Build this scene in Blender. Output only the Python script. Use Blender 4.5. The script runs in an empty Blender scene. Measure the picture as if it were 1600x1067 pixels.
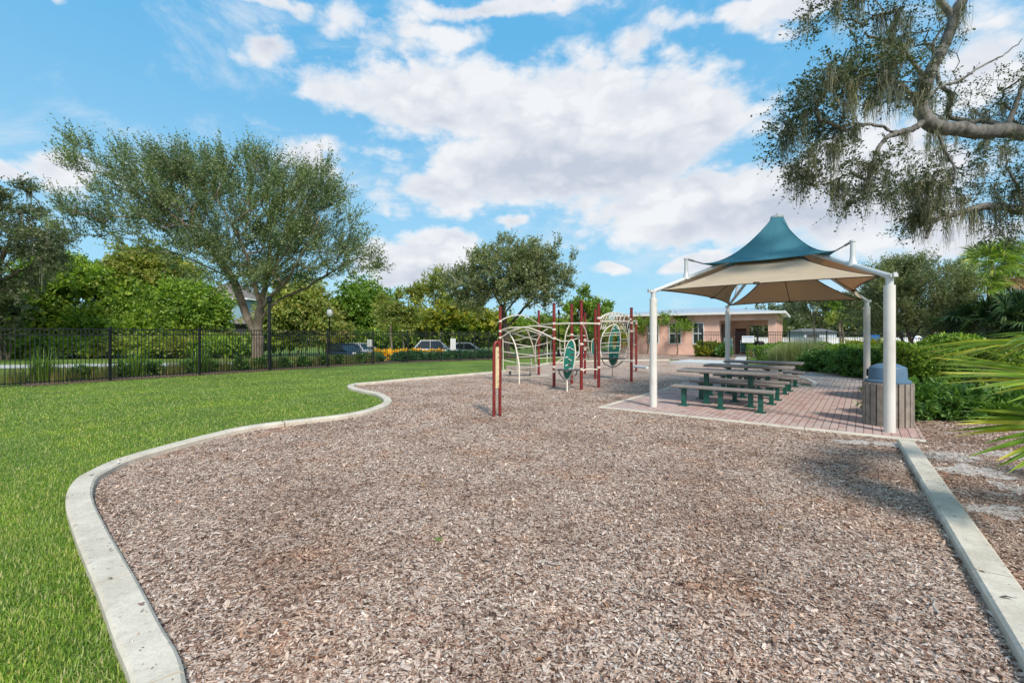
import bpy, math, random
import numpy as np
from mathutils import Vector, Matrix
# ------------------------------------------------------------------ camera
sc = bpy.context.scene
COL = sc.collection
R = math.radians
cd = bpy.data.cameras.new('camera'); cam = bpy.data.objects.new('camera', cd); COL.objects.link(cam)
cam.location = (0, 0, 1.6); cam.rotation_euler = (R(90), 0, 0)
cd.sensor_width = 36; cd.lens = 16; cd.shift_y = -0.0066; cd.clip_end = 3000; cd.clip_start = 0.05
sc.camera = cam
sc.view_settings.view_transform = 'Standard'; sc.view_settings.look = 'None'
sc.view_settings.exposure = 0.62; sc.view_settings.gamma = 1
SUN_EL, SUN_AZ = 43.0, 160.0      # azimuth clockwise from +Y (right-behind the camera)
# ------------------------------------------------------------------ sun
sl = bpy.data.lights.new('sun', 'SUN'); sl.energy = 2.9; sl.angle = R(9); sl.color = (1.0, 0.945, 0.86)
so = bpy.data.objects.new('sun', sl); COL.objects.link(so)
sd = Vector((math.sin(R(SUN_AZ))*math.cos(R(SUN_EL)), math.cos(R(SUN_AZ))*math.cos(R(SUN_EL)), math.sin(R(SUN_EL))))
so.rotation_euler = (-sd).to_track_quat('-Z', 'Y').to_euler()
# ------------------------------------------------------------------ node helper
class NT:
    def __init__(s, nt): s.nt = nt; s.nt.nodes.clear()
    def n(s, t, ins=None, **kw):
        nd = s.nt.nodes.new(t)
        for k, v in kw.items(): setattr(nd, k, v)
        for k, v in (ins or {}).items():
            if isinstance(v, bpy.types.NodeSocket): s.nt.links.new(v, nd.inputs[k])
            else: nd.inputs[k].default_value = v
        return nd
    def m(s, op, a, b=0.0, c=0.0, clamp=False):
        nd = s.n('ShaderNodeMath', {0: a, 1: b, 2: c}, operation=op); nd.use_clamp = clamp
        return nd.outputs[0]
    def mix(s, f, a, b, bt='MIX'):
        nd = s.n('ShaderNodeMix', data_type='RGBA', blend_type=bt)
        for i, v in ((0, f), (6, a), (7, b)):
            if isinstance(v, bpy.types.NodeSocket): s.nt.links.new(v, nd.inputs[i])
            else: nd.inputs[i].default_value = v if i == 0 else ((*v, 1) if len(v) == 3 else v)
        return nd.outputs[2]
    def ramp(s, f, stops, interp='LINEAR'):
        nd = s.n('ShaderNodeValToRGB', {0: f}); cr = nd.color_ramp; cr.interpolation = interp
        while len(cr.elements) < len(stops): cr.elements.new(0.5)
        for e, (p, c) in zip(cr.elements, stops):
            e.position = p; e.color = (*c, 1) if len(c) == 3 else c
        return nd.outputs[0]
    def noise(s, vec, scale, detail=4, rough=0.55, dist=0.0):
        return s.n('ShaderNodeTexNoise', {'Vector': vec, 'Scale': scale, 'Detail': detail, 'Roughness': rough, 'Distortion': dist}).outputs[0]
    def mapr(s, v, a, b, c=0.0, d=1.0):
        return s.n('ShaderNodeMapRange', {0: v, 1: a, 2: b, 3: c, 4: d}, interpolation_type='SMOOTHSTEP').outputs[0]
# ------------------------------------------------------------------ world: nishita sky with clouds placed by direction
w = bpy.data.worlds.new('World'); sc.world = w; w.use_nodes = True
t = NT(w.node_tree)
sky = t.n('ShaderNodeTexSky', sky_type='NISHITA', sun_disc=False, sun_elevation=R(SUN_EL), sun_rotation=R(SUN_AZ), air_density=1.0, dust_density=0.6, ozone_density=1.5)
tc = t.n('ShaderNodeTexCoord').outputs['Generated']
sx = t.n('ShaderNodeSeparateXYZ', {0: tc}).outputs
az = t.m('ARCTAN2', sx[0], sx[1]); el = t.m('ARCSINE', sx[2])
nw = t.n('ShaderNodeTexNoise', {'Vector': tc, 'Scale': 5.0, 'Detail': 5, 'Roughness': 0.6})
wsep = t.n('ShaderNodeSeparateColor', {0: nw.outputs['Color']}).outputs
azw = t.m('ADD', az, t.m('MULTIPLY', t.m('SUBTRACT', wsep[0], 0.5), 0.16))
elw = t.m('ADD', el, t.m('MULTIPLY', t.m('SUBTRACT', wsep[1], 0.5), 0.10))
def blob(px, py, rx, ry, wgt, a=azw, e=elw):
    A = math.atan2(px-800, 711); E = math.atan2(523-py, math.hypot(711, px-800))
    k = math.cos(A)
    du = t.m('MULTIPLY', t.m('SUBTRACT', a, A), 711/(rx*k*k)); dv = t.m('MULTIPLY', t.m('SUBTRACT', e, E), 711/(ry*k))
    d2 = t.m('ADD', t.m('MULTIPLY', du, du), t.m('MULTIPLY', dv, dv))
    return t.m('MULTIPLY', t.m('SUBTRACT', 1.0, t.m('SQRT', d2)), wgt)
BL = [(720,165,230,75,1.2),(900,190,270,110,1.3),(560,150,90,45,.9),(1060,200,170,70,1.1),(880,270,330,75,1.2),(1130,320,330,85,1.2),(1330,300,260,130,1.1),(700,300,170,50,.8),(480,250,90,50,.55),
      (660,410,120,45,1.2),(700,385,70,28,1.0),(1100,415,90,26,.95),(1500,380,160,60,.8),(110,270,90,55,.9),(20,265,60,20,.7),(640,45,170,45,.6),(430,75,60,34,.6),(800,10,260,16,.75),(1000,60,70,40,.55),(1560,90,110,120,.8),(1200,15,200,22,.75),(1170,50,70,35,.5),
      (960,412,40,16,.7),(800,350,50,14,.7),(420,5,130,18,.6),(100,10,40,20,.5)]
acc = None
for b in BL:
    v = blob(*b); acc = v if acc is None else t.m('MAXIMUM', acc, v)
front = t.mapr(sx[1], 0.0, 0.25)
back = t.m('MULTIPLY', t.m('SUBTRACT', t.noise(tc, 1.8, 4), 0.32), 1.6)  # unseen clouds behind the camera, cover thickened to add neutral fill light
acc = t.m('MAXIMUM', t.m('MULTIPLY', t.m('MAXIMUM', acc, -1.0), front), t.m('ADD', back, t.m('MULTIPLY', front, -2.0)))
sv = t.n('ShaderNodeMapping', {0: tc, 3: (1, 1, 1.8)}).outputs[0]
wv_ = t.n('ShaderNodeTexNoise', {'Vector': sv, 'Scale': 7.0, 'Detail': 5, 'Roughness': .6}).outputs['Color']
svw = t.n('ShaderNodeVectorMath', {0: sv, 1: t.n('ShaderNodeVectorMath', {0: wv_, 'Scale': 0.16}, operation='SCALE').outputs[0]}, operation='ADD').outputs[0]
vor = t.n('ShaderNodeTexVoronoi', {'Vector': svw, 'Scale': 10.0}, feature='F1').outputs['Distance']
vor2 = t.n('ShaderNodeTexVoronoi', {'Vector': svw, 'Scale': 24.0}, feature='F1').outputs['Distance']
vv = t.m('ADD', t.m('MULTIPLY', vor, 0.65), t.m('MULTIPLY', vor2, 0.35))
n1 = t.noise(sv, 6.0, 10, 0.63, 0.15); n2 = t.noise(sv, 3.0, 5, 0.55)
dens = t.m('ADD', acc, t.m('MULTIPLY', t.m('SUBTRACT', n1, 0.5), 1.25))
dens = t.m('ADD', dens, t.m('MULTIPLY', t.m('SUBTRACT', 0.50, vv), 0.66))
mask = t.mapr(dens, 0.06, 0.48)
wisp = t.m('MULTIPLY', t.mapr(t.noise(sv, 4.2, 9, 0.66, 0.6), 0.48, 0.78), 0.6)
mask = t.m('MAXIMUM', mask, wisp)
mask = t.m('MULTIPLY', mask, 0.95)
g1 = blob(930, 265, 300, 60, 1.0); g1 = t.m('MAXIMUM', g1, blob(1230, 345, 300, 50, .9)); g1 = t.m('MAXIMUM', g1, blob(640, 440, 130, 36, .9)); g1 = t.m('MAXIMUM', g1, 0.0)
gray = t.m('ADD', t.m('MULTIPLY', g1, 0.95), t.m('MULTIPLY', t.m('SUBTRACT', n2, 0.46), 1.2))
gray = t.m('ADD', gray, t.m('MULTIPLY', t.m('SUBTRACT', vv, 0.36), 1.5), clamp=True)
gray = t.m('MULTIPLY', gray, t.mapr(dens, 0.1, 0.7))
cloud = t.mix(gray, (6.3, 6.35, 6.5), (4.0, 4.3, 5.0))
skyc = t.mix(1.0, sky.outputs[0], (0.6, .9, .95), 'MULTIPLY')
elf = t.mapr(sx[2], 0.0, 0.62)
blue = t.mix(elf, (2.9, 5.1, 6.6), (0.95, 3.5, 6.1))
skyc = t.mix(0.85, skyc, blue)
below = t.mapr(sx[2], -0.02, 0.0)
fin = t.mix(mask, skyc, cloud)
fin = t.mix(below, (2.0, 2.0, 1.6), fin)
bg = t.n('ShaderNodeBackground', {0: fin, 1: 0.095})
t.n('ShaderNodeOutputWorld', {0: bg.outputs[0]})
# ------------------------------------------------------------------ geometry helpers
rng = np.random.default_rng(7)
def W(px, py, Y): return np.array(((px-800)/711*Y, Y, 1.6+(523-py)/711*Y))
def G(px, py, z=0.0):
    Y = (1.6-z)*711/(py-523); return ((px-800)/711*Y, Y)
ORG = {}
def setp(o, label=None, cat=None, group=None, kind=None):
    if label: o['label'] = label
    if cat: o['category'] = cat
    if group: o['group'] = group
    if kind: o['kind'] = kind
    return o
def thing(name, loc, label, cat, group=None, rz=0.0):
    o = bpy.data.objects.new(name, None); COL.objects.link(o); o.empty_display_size = 0.2
    o.location = loc; o.rotation_euler = (0, 0, rz); ORG[o.name] = np.array(loc, float)
    return setp(o, label, cat, group)
def link(name, me, mat, parent=None, org=(0, 0, 0), local=False):
    o = bpy.data.objects.new(name, me); COL.objects.link(o)
    if mat is not None: me.materials.append(mat)
    org = np.array(org, float)
    if parent is not None:
        o.parent = parent; po = ORG.get(parent.name, np.zeros(3))
        ORG[o.name] = org if not local else np.zeros(3)
        o.location = (0, 0, 0) if local else tuple(org-po)
    else:
        o.location = tuple(org); ORG[o.name] = org
    return o
def np_mesh(name, V, F):
    """V (n,3), F (m,k) constant k"""
    me = bpy.data.meshes.new(name); V = np.asarray(V, np.float32); F = np.asarray(F, np.int32); m, k = F.shape
    me.vertices.add(len(V)); me.vertices.foreach_set('co', V.ravel())
    me.loops.add(m*k); me.loops.foreach_set('vertex_index', F.ravel())
    me.polygons.add(m); me.polygons.foreach_set('loop_start', np.arange(m, dtype=np.int32)*k)
    try: me.polygons.foreach_set('loop_total', np.full(m, k, np.int32))
    except Exception: pass
    me.update(calc_edges=True); return me
def np_obj(name, V, F, mat, parent=None, org=None, smooth=False):
    if org is None: org = ORG.get(parent.name, np.zeros(3)) if parent is not None else np.zeros(3)
    org = np.array(org, float)
    me = np_mesh(name, np.asarray(V)-org, F)
    if smooth: me.polygons.foreach_set('use_smooth', np.ones(len(me.polygons), bool))
    return link(name, me, mat, parent, org)
class MB:
    def __init__(s): s.V = []; s.F = []; s.S = []; s.n = 0
    def add(s, V, F, smooth=False):
        s.V += [tuple(map(float, v)) for v in V]; s.F += [tuple(i+s.n for i in f) for f in F]; s.S += [smooth]*len(F); s.n = len(s.V); return s
    def box(s, c, d, rz=0.0, M=None):
        x, y, z = d[0]/2, d[1]/2, d[2]/2
        P = [(-x,-y,-z),(x,-y,-z),(x,y,-z),(-x,y,-z),(-x,-y,z),(x,-y,z),(x,y,z),(-x,y,z)]
        if M is None: M = Matrix.Rotation(rz, 3, 'Z')
        P = [tuple(M @ Vector(p) + Vector(c)) for p in P]
        return s.add(P, [(0,3,2,1),(4,5,6,7),(0,1,5,4),(1,2,6,5),(2,3,7,6),(3,0,4,7)])
    def tube(s, pts, r, n=8, closed=False, caps=True):
        P = [Vector(p) for p in pts]; m = len(P); rr = r if hasattr(r, '__len__') else [r]*m
        V = []; up = Vector((0.123, 0.31, 0.94)).normalized(); pn = None
        for i in range(m):
            if closed: d = P[(i+1) % m]-P[i-1]
            else: d = P[min(i+1, m-1)]-P[max(i-1, 0)]
            d.normalize()
            if pn is None:
                pn = d.cross(up)
                if pn.length < .05: pn = d.cross(Vector((1, 0, 0)))
            pn = (pn-d*pn.dot(d)).normalized(); b = d.cross(pn)
            for k in range(n):
                a = 2*math.pi*k/n; V.append(P[i]+(pn*math.cos(a)+b*math.sin(a))*rr[i])
        F = []
        for i in range(m if closed else m-1):
            j = (i+1) % m
            for k in range(n): F.append((i*n+k, i*n+(k+1) % n, j*n+(k+1) % n, j*n+k))
        if caps and not closed: F += [tuple(range(n))[::-1], tuple(range((m-1)*n, m*n))]
        return s.add(V, F, True)
    def lathe(s, prof, c, n=24, cap=True):
        V = []; F = []
        for (r, z) in prof:
            for k in range(n): a = 2*math.pi*k/n; V.append((c[0]+r*math.cos(a), c[1]+r*math.sin(a), c[2]+z))
        for i in range(len(prof)-1):
            for k in range(n): F.append((i*n+k, i*n+(k+1) % n, (i+1)*n+(k+1) % n, (i+1)*n+k))
        if cap: F += [tuple(range(n))[::-1], tuple(range((len(prof)-1)*n, len(prof)*n))]
        return s.add(V, F, True)
    def prism(s, poly, z0, z1):
        n = len(poly); V = [(x, y, z0) for x, y in poly]+[(x, y, z1) for x, y in poly]
        return s.add(V, [tuple(range(n))[::-1], tuple(range(n, 2*n))]+[(i, (i+1) % n, n+(i+1) % n, n+i) for i in range(n)])
    def build(s, name, mat, parent=None, org=None, local=False, bevel=0.0, label=None):
        if org is None: org = (0, 0, 0) if (local or parent is None) else ORG.get(parent.name, (0, 0, 0))
        me = bpy.data.meshes.new(name); me.from_pydata([tuple(np.array(v)-np.array(org)) for v in s.V], [], s.F)
        me.polygons.foreach_set('use_smooth', s.S); me.update()
        o = link(name, me, mat, parent, org, local)
        if any(s.S):
            md = o.modifiers.new('edge', 'EDGE_SPLIT'); md.split_angle = R(35)
        if bevel:
            b = o.modifiers.new('bevel', 'BEVEL'); b.width = bevel; b.segments = 2; b.limit_method = 'ANGLE'
        if label: o['label'] = label
        return o
def spline(pts, per=6):
    P = np.array(pts, float); out = []
    for i in range(len(P)-1):
        p0 = P[max(i-1, 0)]; p1 = P[i]; p2 = P[i+1]; p3 = P[min(i+2, len(P)-1)]
        for k in range(per):
            u = k/per; out.append(0.5*((2*p1)+(-p0+p2)*u+(2*p0-5*p1+4*p2-p3)*u*u+(-p0+3*p1-3*p2+p3)*u**3))
    out.append(P[-1]); return np.array(out)
def copy_tree(o, parent=None):
    c = o.copy(); COL.objects.link(c); c.parent = parent
    for ch in list(o.children): copy_tree(ch, c)
    return c
def inpoly(X, Y, poly):
    ins = np.zeros(len(X), bool); n = len(poly)
    for i in range(n):
        x1, y1 = poly[i]; x2, y2 = poly[(i+1) % n]
        if y1 == y2: continue
        c = ((y1 > Y) != (y2 > Y)) & (X < (x2-x1)*(Y-y1)/(y2-y1)+x1); ins ^= c
    return ins
def distpath(X, Y, path):
    d = np.full(len(X), 1e9)
    for (x1, y1), (x2, y2) in zip(path[:-1], path[1:]):
        vx, vy = x2-x1, y2-y1; L = vx*vx+vy*vy+1e-12
        u = np.clip(((X-x1)*vx+(Y-y1)*vy)/L, 0, 1); d = np.minimum(d, np.hypot(X-x1-u*vx, Y-y1-u*vy))
    return d
def rdir(n, g=rng):
    v = g.normal(size=(n, 3)); return v/np.linalg.norm(v, axis=1, keepdims=True)
def nrm(v): return v/np.maximum(np.linalg.norm(v, axis=-1, keepdims=True), 1e-9)
# ------------------------------------------------------------------ materials
def pmat(name, base, rough=0.6, metal=0.0, var=0.0, vscale=8.0, bump=0.0, bscale=60.0, spec=0.5, dirt=None, dscale=2.0):
    m = bpy.data.materials.new(name); m.use_nodes = True; t = NT(m.node_tree)
    co = t.n('ShaderNodeTexCoord').outputs['Object']; col = (*base, 1)
    b = t.n('ShaderNodeBsdfPrincipled', {'Base Color': col, 'Roughness': rough, 'Metallic': metal, 'Specular IOR Level': spec})
    c = None
    if var:
        f = t.noise(co, vscale, 5, 0.6)
        c = t.mix(t.mapr(f, 0.3, 0.7), tuple(x*(1-var) for x in base), tuple(min(x*(1+var), 1) for x in base))
    if dirt:
        f = t.mapr(t.noise(co, dscale, 6, 0.65), 0.52, 0.72)
        c = t.mix(t.m('MULTIPLY', f, 0.6), c if c is not None else base, dirt)
    if c is not None: t.nt.links.new(c, b.inputs['Base Color'])
    if bump:
        bp = t.n('ShaderNodeBump', {'Height': t.noise(co, bscale, 4), 'Strength': bump, 'Distance': 0.01}); t.nt.links.new(bp.outputs[0], b.inputs['Normal'])
    t.n('ShaderNodeOutputMaterial', {0: b.outputs[0]}); return m
def leafmat(name, cols, trans=0.3, rough=0.5, clump=1.3, dry=None, tscale=1.5, spec=0.4):
    m = bpy.data.materials.new(name); m.use_nodes = True; t = NT(m.node_tree)
    g = t.n('ShaderNodeNewGeometry'); co = t.n('ShaderNodeTexCoord').outputs['Object']
    k = len(cols); c = t.ramp(g.outputs['Random Per Island'], [((i+.5)/k, col) for i, col in enumerate(cols)])
    f = t.noise(co, clump, 3); c = t.mix(t.mapr(f, 0.35, 0.68), c, t.mix(1.0, c, (1.35, 1.25, 0.9), 'MULTIPLY'))
    if dry: c = t.mix(t.m('MULTIPLY', t.mapr(t.noise(co, clump*0.6, 5, 0.7), 0.52, 0.68), 0.6), c, dry)
    b = t.n('ShaderNodeBsdfPrincipled', {'Base Color': c, 'Roughness': rough, 'Specular IOR Level': spec})
    tr = t.n('ShaderNodeBsdfTranslucent', {'Color': t.mix(1.0, c, (tscale, tscale*1.1, tscale*.5), 'MULTIPLY')})
    mx = t.n('ShaderNodeMixShader', {0: trans, 1: b.outputs[0], 2: tr.outputs[0]})
    t.n('ShaderNodeOutputMaterial', {0: mx.outputs[0]}); return m
def barkmat(name, a, b_, sc_=9.0, bump=0.8):
    m = bpy.data.materials.new(name); m.use_nodes = True; t = NT(m.node_tree)
    co = t.n('ShaderNodeTexCoord').outputs['Object']
    mp = t.n('ShaderNodeMapping', {0: co, 3: (1, 1, 0.28)}).outputs[0]
    f = t.noise(mp, sc_, 8, 0.7, 0.4); f2 = t.noise(co, 1.7, 4)
    c = t.mix(t.mapr(f, 0.3, 0.7), a, b_); c = t.mix(t.mapr(f2, 0.45, 0.7, 0, .55), c, tuple(x*1.5 for x in b_))
    b = t.n('ShaderNodeBsdfPrincipled', {'Base Color': c, 'Roughness': 0.9, 'Specular IOR Level': 0.2})
    bp = t.n('ShaderNodeBump', {'Height': t.noise(mp, sc_*2.5, 8, 0.75), 'Strength': bump, 'Distance': 0.04}); t.nt.links.new(bp.outputs[0], b.inputs['Normal'])
    t.n('ShaderNodeOutputMaterial', {0: b.outputs[0]}); return m
def groundmat(name, fn):
    m = bpy.data.materials.new(name); m.use_nodes = True; t = NT(m.node_tree)
    co = t.n('ShaderNodeTexCoord').outputs['Object']; c, h, rough, st, dist = fn(t, co)
    b = t.n('ShaderNodeBsdfPrincipled', {'Base Color': c, 'Roughness': rough, 'Specular IOR Level': 0.25})
    bp = t.n('ShaderNodeBump', {'Height': h, 'Strength': st, 'Distance': dist}); t.nt.links.new(bp.outputs[0], b.inputs['Normal'])
    t.n('ShaderNodeOutputMaterial', {0: b.outputs[0]}); return m
def f_grass(t, co):
    a = t.noise(co, 0.5, 4); b = t.noise(co, 6.0, 5, .7); d = t.noise(co, 70.0, 4, .7)
    c = t.mix(t.mapr(a, .38, .62), (.11, .185, .026), (.21, .31, .048)); c = t.mix(t.mapr(b, .35, .7, 0, .6), c, (.23, .31, .055))
    c = t.mix(t.mapr(d, .35, .7, 0, .8), t.mix(1, c, (.5, .55, .5), 'MULTIPLY'), c)
    return c, d, .8, .8, .03
def chipcol(t, f, patch):
    c = t.ramp(f, [(0, (.04, .022, .015)), (.17, (.15, .082, .056)), (.33, (.34, .215, .16)), (.52, (.50, .37, .29)), (.74, (.62, .495, .405)), (.91, (.78, .66, .575)), (1, (.36, .17, .08))])
    return t.mix(patch, c, t.mix(1.0, c, (1.02, .78, .60), 'MULTIPLY'))
def f_mulch(t, co):
    wv = t.n('ShaderNodeTexNoise', {'Vector': co, 'Scale': 9.0, 'Detail': 2}).outputs['Color']
    cw = t.mix(.06, co, wv, 'ADD')
    outs = []
    for sc3, rz in (((26, 62, 30), .6), ((60, 24, 30), -.3), ((34, 70, 30), 1.9)):
        mp = t.n('ShaderNodeMapping', {0: cw, 2: (0, 0, rz), 3: sc3}).outputs[0]
        v = t.n('ShaderNodeTexVoronoi', {'Vector': mp, 'Scale': 1.0, 'Randomness': 1.0}, feature='F1')
        outs.append((t.n('ShaderNodeSeparateColor', {0: v.outputs['Color']}).outputs[0], v.outputs['Distance']))
    s1 = t.mapr(t.noise(co, 14, 2), .47, .53); s2 = t.mapr(t.noise(co, 11.3, 2), .5, .56)
    f = t.n('ShaderNodeMix', {0: s1, 2: outs[0][0], 3: outs[1][0]}).outputs[0]; f = t.n('ShaderNodeMix', {0: s2, 2: f, 3: outs[2][0]}).outputs[0]
    h = t.n('ShaderNodeMix', {0: s1, 2: outs[0][1], 3: outs[1][1]}).outputs[0]; h = t.n('ShaderNodeMix', {0: s2, 2: h, 3: outs[2][1]}).outputs[0]
    patch = t.mapr(t.noise(co, 1.1, 7, .72), .48, .68, 0, .6)
    c = chipcol(t, f, patch)
    c = t.mix(t.mapr(t.noise(co, .8, 6, .62), .46, .64, 0, .6), c, t.mix(1.0, c, (.62, .54, .49), 'MULTIPLY'))
    return c, t.m('ADD', t.m('MULTIPLY', f, .6), t.m('SUBTRACT', 1.0, h)), .85, .7, .012
def f_bed(t, co):
    c, h, r, s, d = f_mulch(t, co)
    c = t.mix(1.0, c, (.72, .66, .62), 'MULTIPLY')
    mp = t.n('ShaderNodeMapping', {0: co, 3: (.9, 1.6, 1)}).outputs[0]
    sand = t.m('MULTIPLY', t.mapr(t.noise(mp, 1.3, 7, .72), .53, .62), t.mapr(t.noise(co, 26, 4, .7), .36, .55))
    c = t.mix(sand, c, (.62, .60, .58)); return c, h, r, s, d
def f_conc(t, co):
    a = t.noise(co, 3.0, 6, .65); b = t.noise(co, 45, 5, .7)
    c = t.mix(t.mapr(a, .3, .7), (.49, .43, .345), (.66, .59, .49)); c = t.mix(t.mapr(b, .4, .75, 0, .35), c, (.25, .24, .22))
    st = t.mapr(t.noise(co, 1.1, 7, .75), .58, .68, 0, .45); c = t.mix(st, c, (.36, .31, .24))
    return c, b, .85, .35, .01
def f_road(t, co):
    b = t.noise(co, 30, 5, .7); return t.mix(b, (.42, .42, .41), (.58, .58, .57)), b, .85, .2, .01
def f_soil(t, co):
    b = t.noise(co, 8, 7, .75); return t.mix(t.mapr(b, .35, .7), (.10, .065, .045), (.24, .17, .12)), b, .95, .8, .03
def f_brick(t, co):
    br = t.n('ShaderNodeTexBrick', {'Vector': t.n('ShaderNodeMapping', {0: co, 2: (0, 0, R(-52.3))}).outputs[0], 'Color1': (0.0, 0, 0, 1), 'Color2': (1, 1, 1, 1), 'Mortar': (.5, .5, .5, 1), 'Scale': 1.0,
        'Mortar Size': .006, 'Mortar Smooth': .2, 'Brick Width': .23, 'Row Height': .115}, offset=.5)
    f = t.n('ShaderNodeSeparateColor', {0: br.outputs['Color']}).outputs[0]
    c = t.ramp(f, [(0, (.40, .235, .20)), (.35, (.47, .31, .27)), (.7, (.52, .365, .32)), (1, (.44, .345, .30))])
    st = t.noise(co, 1.2, 6, .65); c = t.mix(t.mapr(st, .45, .72, 0, .5), c, (.33, .27, .245))
    c = t.mix(t.mapr(t.noise(co, 40, 5, .7), .4, .8, 0, .3), c, (.6, .5, .46))
    c = t.mix(t.mapr(t.m('ADD', sepY(t, co), t.m('MULTIPLY', st, 3.0)), 13.8, 16.0, 0, .8), c, t.mix(f, (.30, .27, .25), (.42, .38, .35)))
    c = t.mix(br.outputs['Fac'], c, (.12, .09, .075))
    h = t.m('SUBTRACT', 1.0, br.outputs['Fac']); return c, h, .85, .8, .006
def sepY(t, co): return t.n('ShaderNodeSeparateXYZ', {0: co}).outputs[1]
M = {}
M['grass'] = groundmat('lawn_turf', f_grass); M['mulch'] = groundmat('wood_mulch', f_mulch); M['bed'] = groundmat('bed_mulch', f_bed)
M['conc'] = groundmat('concrete', f_conc); M['road'] = groundmat('road_concrete', f_road); M['soil'] = groundmat('bed_soil', f_soil); M['brick'] = groundmat('brick_paving', f_brick)
M['blade'] = leafmat('grass_blade', [(.085, .165, .022), (.15, .265, .034), (.215, .34, .048), (.30, .41, .072), (.45, .43, .20)], .35, .45, .9, (.24, .29, .09), 1.3)
m = bpy.data.materials.new('wood_chip'); m.use_nodes = True; t = NT(m.node_tree); co = t.n('ShaderNodeTexCoord').outputs['Object']
c = chipcol(t, t.n('ShaderNodeNewGeometry').outputs['Random Per Island'], t.mapr(t.noise(co, 1.1, 7, .72), .48, .68, 0, .6))
c = t.mix(t.mapr(t.noise(co, .8, 6, .62), .46, .64, 0, .6), c, t.mix(1.0, c, (.62, .54, .49), 'MULTIPLY'))
c = t.mix(t.mapr(t.noise(co, 130, 3), .4, .7, 0, .3), c, (.12, .085, .07))
b = t.n('ShaderNodeBsdfPrincipled', {'Base Color': c, 'Roughness': .8, 'Specular IOR Level': .25}); t.n('ShaderNodeOutputMaterial', {0: b.outputs[0]}); M['chip'] = m
M['fence'] = pmat('black_metal', (.012, .014, .018), .4, .3, .2)
M['red'] = pmat('red_paint', (.185, .016, .014), .42, 0, .25, 6, dirt=(.24, .07, .055), dscale=9)
M['cream'] = pmat('cream_paint', (.68, .60, .50), .45, 0, .12, 20)
M['teal'] = pmat('teal_plastic', (.012, .16, .115), .42, 0, .15, 8)
M['deck'] = pmat('grey_deck', (.06, .06, .06), .7)
M['steel'] = pmat('grey_steel', (.25, .25, .25), .4, .5)
M['post'] = pmat('cream_post', (.66, .63, .58), .45, 0, .06, 3, dirt=(.5, .46, .40), dscale=2.5)
M['pipe'] = pmat('light_pipe', (.62, .63, .62), .35, .2)
M['greenleg'] = pmat('green_metal', (.008, .085, .062), .42, 0, .3, 14, dirt=(.05, .12, .1), dscale=12)
M['tabletop'] = pmat('grey_brown_coating', (.235, .205, .185), .6, 0, .12, 20, .3, 200)
M['slat'] = pmat('grey_brown_slat', (.25, .21, .175), .7, 0, .22, 10, .3, 90)
M['blue'] = pmat('slate_blue_plastic', (.085, .155, .235), .5, 0, .1, 6)
M['black'] = pmat('black_plastic', (.01, .01, .01), .5)
M['white'] = pmat('white_paint', (.74, .74, .73), .5, 0, .05)
M['stucco'] = pmat('salmon_stucco', (.76, .48, .385), .9, 0, .1, 1.5, .3, 80, dirt=(.52, .30, .23), dscale=.8)
M['roof'] = pmat('pale_metal_roof', (.36, .44, .52), .45, .2, .08, 3)
def glassy(name, col): return pmat(name, col, .06, 0, 0, spec=.9)
M['glass'] = glassy('window_glass', (.015, .022, .028))
M['tan'] = M['bluefab'] = None
def fabric(name, base, tr, trc, seam):
    m = bpy.data.materials.new(name); m.use_nodes = True; t = NT(m.node_tree); co = t.n('ShaderNodeTexCoord').outputs['Object']
    c = t.mix(t.mapr(t.noise(co, 1.6, 6, .6), .3, .7), tuple(x*.90 for x in base), base)
    c = t.mix(t.mapr(t.noise(co, 4, 8, .75), .62, .72, 0, .3), c, tuple(x*.45 for x in base))
    wv = t.n('ShaderNodeTexWave', {'Vector': co, 'Scale': 40.0, 'Distortion': .5})
    b = t.n('ShaderNodeBsdfPrincipled', {'Base Color': c, 'Roughness': .8, 'Specular IOR Level': .15})
    bp = t.n('ShaderNodeBump', {'Height': wv.outputs[1], 'Strength': .15, 'Distance': .005}); t.nt.links.new(bp.outputs[0], b.inputs['Normal'])
    tb = t.n('ShaderNodeBsdfTranslucent', {'Color': (*trc, 1)}); mx = t.n('ShaderNodeMixShader', {0: tr, 1: b.outputs[0], 2: tb.outputs[0]})
    t.n('ShaderNodeOutputMaterial', {0: mx.outputs[0]}); return m
M['tan'] = fabric('tan_shade_cloth', (.66, .55, .40), .34, (.66, .42, .21), 0)
M['bluefab'] = fabric('teal_blue_shade_cloth', (.10, .30, .37), .25, (.06, .25, .32), 0)
M['edge'] = pmat('dark_webbing', (.05, .035, .02), .8)
M['bark'] = barkmat('grey_brown_bark', (.115, .085, .062), (.25, .20, .15)); M['bark2'] = barkmat('grey_oak_bark', (.095, .088, .08), (.25, .235, .215), 7, 1.0); M['darkbark'] = barkmat('dark_bark', (.05, .04, .03), (.12, .1, .075))
M['oakleaf'] = leafmat('elm_leaf', [(.05, .082, .042), (.092, .135, .068), (.15, .20, .105), (.26, .305, .185)], .34, .42, .7)
M['oak2'] = leafmat('olive_leaf', [(.075, .105, .05), (.125, .16, .08), (.185, .22, .12), (.27, .29, .18)], .32, .45, .8)
M['liveoak'] = leafmat('live_oak_leaf', [(.025, .04, .022), (.045, .065, .032), (.07, .09, .045), (.11, .125, .07)], .25, .4, 1.2)
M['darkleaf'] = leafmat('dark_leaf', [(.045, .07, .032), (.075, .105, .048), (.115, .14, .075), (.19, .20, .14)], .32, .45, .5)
M['vine'] = leafmat('vine_leaf', [(.065, .135, .02), (.115, .205, .03), (.195, .30, .045), (.32, .41, .075)], .4, .45, .28, (.20, .15, .05))
M['vine2'] = leafmat('yellowing_vine_leaf', [(.10, .15, .034), (.165, .225, .05), (.255, .30, .068), (.34, .32, .10)], .4, .5, .35, (.22, .12, .05))
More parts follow.
